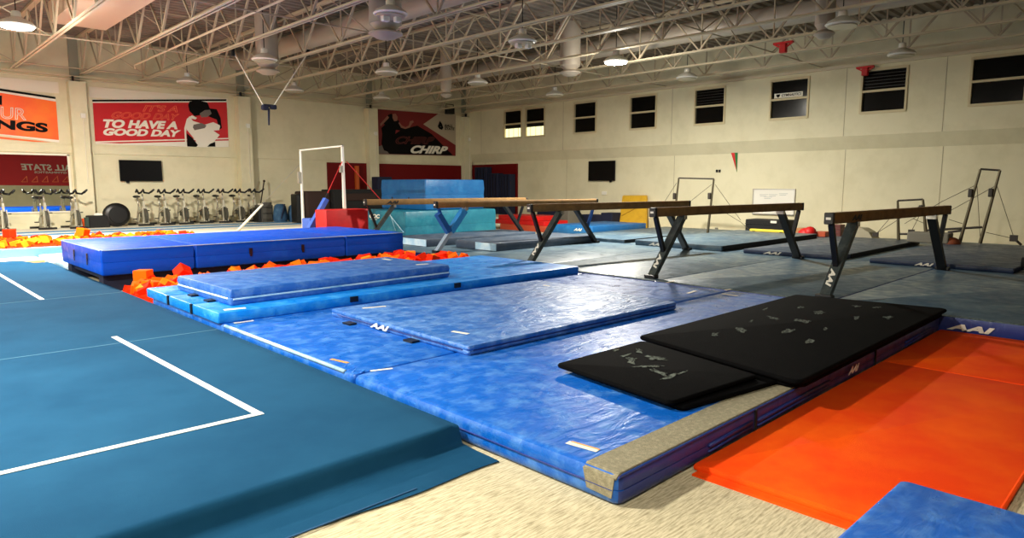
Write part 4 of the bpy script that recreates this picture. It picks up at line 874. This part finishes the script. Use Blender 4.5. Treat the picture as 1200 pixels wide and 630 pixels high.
# ================================================================== ITEMS ALONG THE WINDOW WALL
def wbox(name, u0, v0, u1, v1, X, mt, lab, cat, d=.5, z0=None, bev=.03, part='body'):
    a, b = pt(u0, v0, 'X', X), pt(u1, v1, 'X', X); zz = 0 if z0 is None else z0
    e = empty(name, (X, (a.y+b.y)/2, zz), lab, cat); MB().b2((X, b.y, zz), (X+d, a.y, a.z), bev=bev).build(part, mt, e); return e, a, b
e = empty('yellow_panel_mat', (XW-.5, 16.7, 0), 'tall yellow panel mat leaning against the long wall', 'mat')
a, b, c_, d_ = (pt(729.5, 229.5, 'X', XW-.15), pt(757, 229.5, 'X', XW-.15), pt(757, 262, 'X', XW-.5), pt(724.5, 262, 'X', XW-.5))
zz = 0; c_.z = zz; d_.z = zz; MB().poly([a, b, c_, d_], Vector((.1, 0, .03))).build('panel', m_yel, e)
MB().tube(a.lerp(d_, .6)-Vector((.02, .1, 0)), b.lerp(c_, .2)-Vector((.02, 0, 0)), .012).build('crease', mat('yellow_dark', (170, 126, 26), .6), e)
wbox('equipment_box', 680, 251, 704, 262, XW-.9, m_navy, 'low navy padded box against the long wall', 'box', .7); wbox('equipment_box', 704, 249, 717, 262, XW-.95, m_navy, 'taller navy padded box next to the yellow panel', 'box', .7)
e, a, b = wbox('foam_step', 629, 246, 655, 258, XW-2.2, m_navy, 'dark navy stacked step behind the middle beam end', 'block', .8)
e, a, b = wbox('grey_step', 655, 246, 666, 258, XW-2.2, m_greyb, 'grey block beside the navy step behind the middle beam', 'block', .8)
for k, (u0, v0, u1, lab) in enumerate(((588, 256, 632, 'red mat on top of the low red stack'), (584, 259.5, 642, 'middle mat of the low red stack'), (590, 264, 655, 'bottom orange-red mat of the low stack'))):
    a, b = pt(u0, v0, 'X', 19.4), pt(u1, v0, 'X', 19.4)
    zb_ = (.42, .24, 0)[k]; zt_ = (.6, .42, .24)[k]
    e = empty('red_stack_mat', (19.6, (a.y+b.y)/2, zb_), lab, 'mat', 'red mats piled behind the beams'); MB().b2((19.2, b.y, zb_), (20.6, a.y, zt_), bev=.02).build('cover', m_redv if k < 2 else mat('salmon_vinyl', (200, 80, 50), .6), e)
e, a, b = wbox('equipment_chest', 873.5, 256.5, 920, 275, 22.3, m_blackm, 'long black chest with a white label behind the second nearest beam', 'chest', .8, TOP+.003, part='chest_body')
q0, q1 = pt(903, 258.5, 'X', 22.29), pt(910, 261.5, 'X', 22.29); MB().b2((22.285, q1.y, q1.z), (22.3, q0.y, q0.z)).build('label_plate', m_bwht, e)
MB().b2((22.28, b.y, a.z-.16), (22.3, a.y, a.z-.14)).build('lid_seam', m_black, e)
e = empty('low_yellow_beam', (20.6, 8.9, .35), 'low yellow practice beam lying in front of the black chest', 'beam', kind='thing'); a, b = pt(879, 271.5, 'X', 20.9), pt(922, 274, 'X', 20.9)
MB().b2((20.85, b.y, Z2+.14), (20.97, a.y, Z2+.22), bev=.02).build('beam_body', mat('yellow_beam_suede', (236, 206, 60), .7), e)
for y in (a.y-.15, b.y+.15): MB().b2((20.8, y-.04, Z2+.139), (21.02, y+.04, Z2+.16)).build('foot', m_black, e)
for (u0, v0, u1, mt_, lab, X) in ((932, 267, 941, mat('cardboard', (186, 132, 84), .8), 'small cardboard box standing behind the grey mats', 22.2), (954, 271, 967, mat('rust_vinyl', (176, 70, 30), .6), 'small rust-orange soft block behind the nearest beam cap', 21.9)):
    wbox('storage_box', u0, v0, u1, 280, X, mt_, lab, 'box', .4, TOP+.003, bev=.02)
p = pt(944, 273, 'X', 21.8); e = empty('red_cloth_bag', (21.8, p.y, TOP), 'crumpled red bag between the cardboard box and rust block', 'bag'); MB().ball((21.9, p.y, p.z-.05), .3, 14, (.8, .95, .75)).ball((21.85, p.y-.12, p.z+.02), .2, 10).build('bag_body', m_redv, e, True)
for k in range(5):
    a, b = pt(974, 263+k*3, 'X', 21.7), pt(985, 263+k*3, 'X', 21.7)
    zt_ = a.z; o = MB().b2((21.7, b.y, zt_-.075), (22.1, a.y, zt_), bev=.01).build('stacked_board', mat('maroon_vinyl', (96, 40, 34), .6), None)
    tag(o, 'maroon board, %s of the small pile beyond the nearest beam' % ['topmost', 'second', 'middle', 'fourth', 'lowest'][k], 'board', 'maroon boards in a pile')
e = empty('wedge_mat', (21.5, 7, TOP), 'pale grey wedge mat lying by the uneven bars', 'mat'); f = lambda u, v, X: pt(u, v, 'X', X)
P_ = [f(1000, 279, 21.5), f(1024, 280, 21.5), f(1018, 272, 21.5), f(1010, 267.5, 21.5), f(1000, 266.5, 21.5)]; P_[0].z = P_[1].z = TOP+.003
MB().poly(P_, Vector((.6, 0, 0))).build('cover', mat('pale_grey_vinyl', (168, 160, 136), .7), e)
wbox('grey_spotting_block', 1063, 271.5, 1111, 284, 20.4, m_greyb, 'long grey spotting block among the uneven bar posts', 'block', .5, Z2+.1, part='cover')
p = pt(1115, 281, 'X', 20.6); e = empty('exercise_disc', (20.6, p.y, Z2+.1), 'rust-brown dome shaped pad beside the grey spotting block', 'pad'); MB().ball((20.6, p.y, Z2+.1), .2, 16, (1, 1.1, .9)).build('dome', mat('rust_brown', (120, 56, 22), .7), e, True)
p = pt(1197, 312, 'Z', .33); e = empty('rolled_mat', (p.x, p.y, Z2), 'black rolled mat end at the right of the rear mats', 'rolled mat'); MB().tube((p.x, p.y-.9, Z2+.2), (p.x, p.y, Z2+.2), .1, n=20).build('roll', m_blackm, e, True, 50)
# ================================================================== LIGHT / RENDER
w = bpy.data.worlds.new('world'); bpy.context.scene.world = w; w.use_nodes = True
w.node_tree.nodes['Background'].inputs[0].default_value = (.9, .85, .7, 1); w.node_tree.nodes['Background'].inputs[1].default_value = .0
vs_ = bpy.context.scene.view_settings; vs_.view_transform = 'Standard'; vs_.look = 'None'; vs_.exposure = 0.68; vs_.gamma = 1; vs_.use_curve_mapping = False
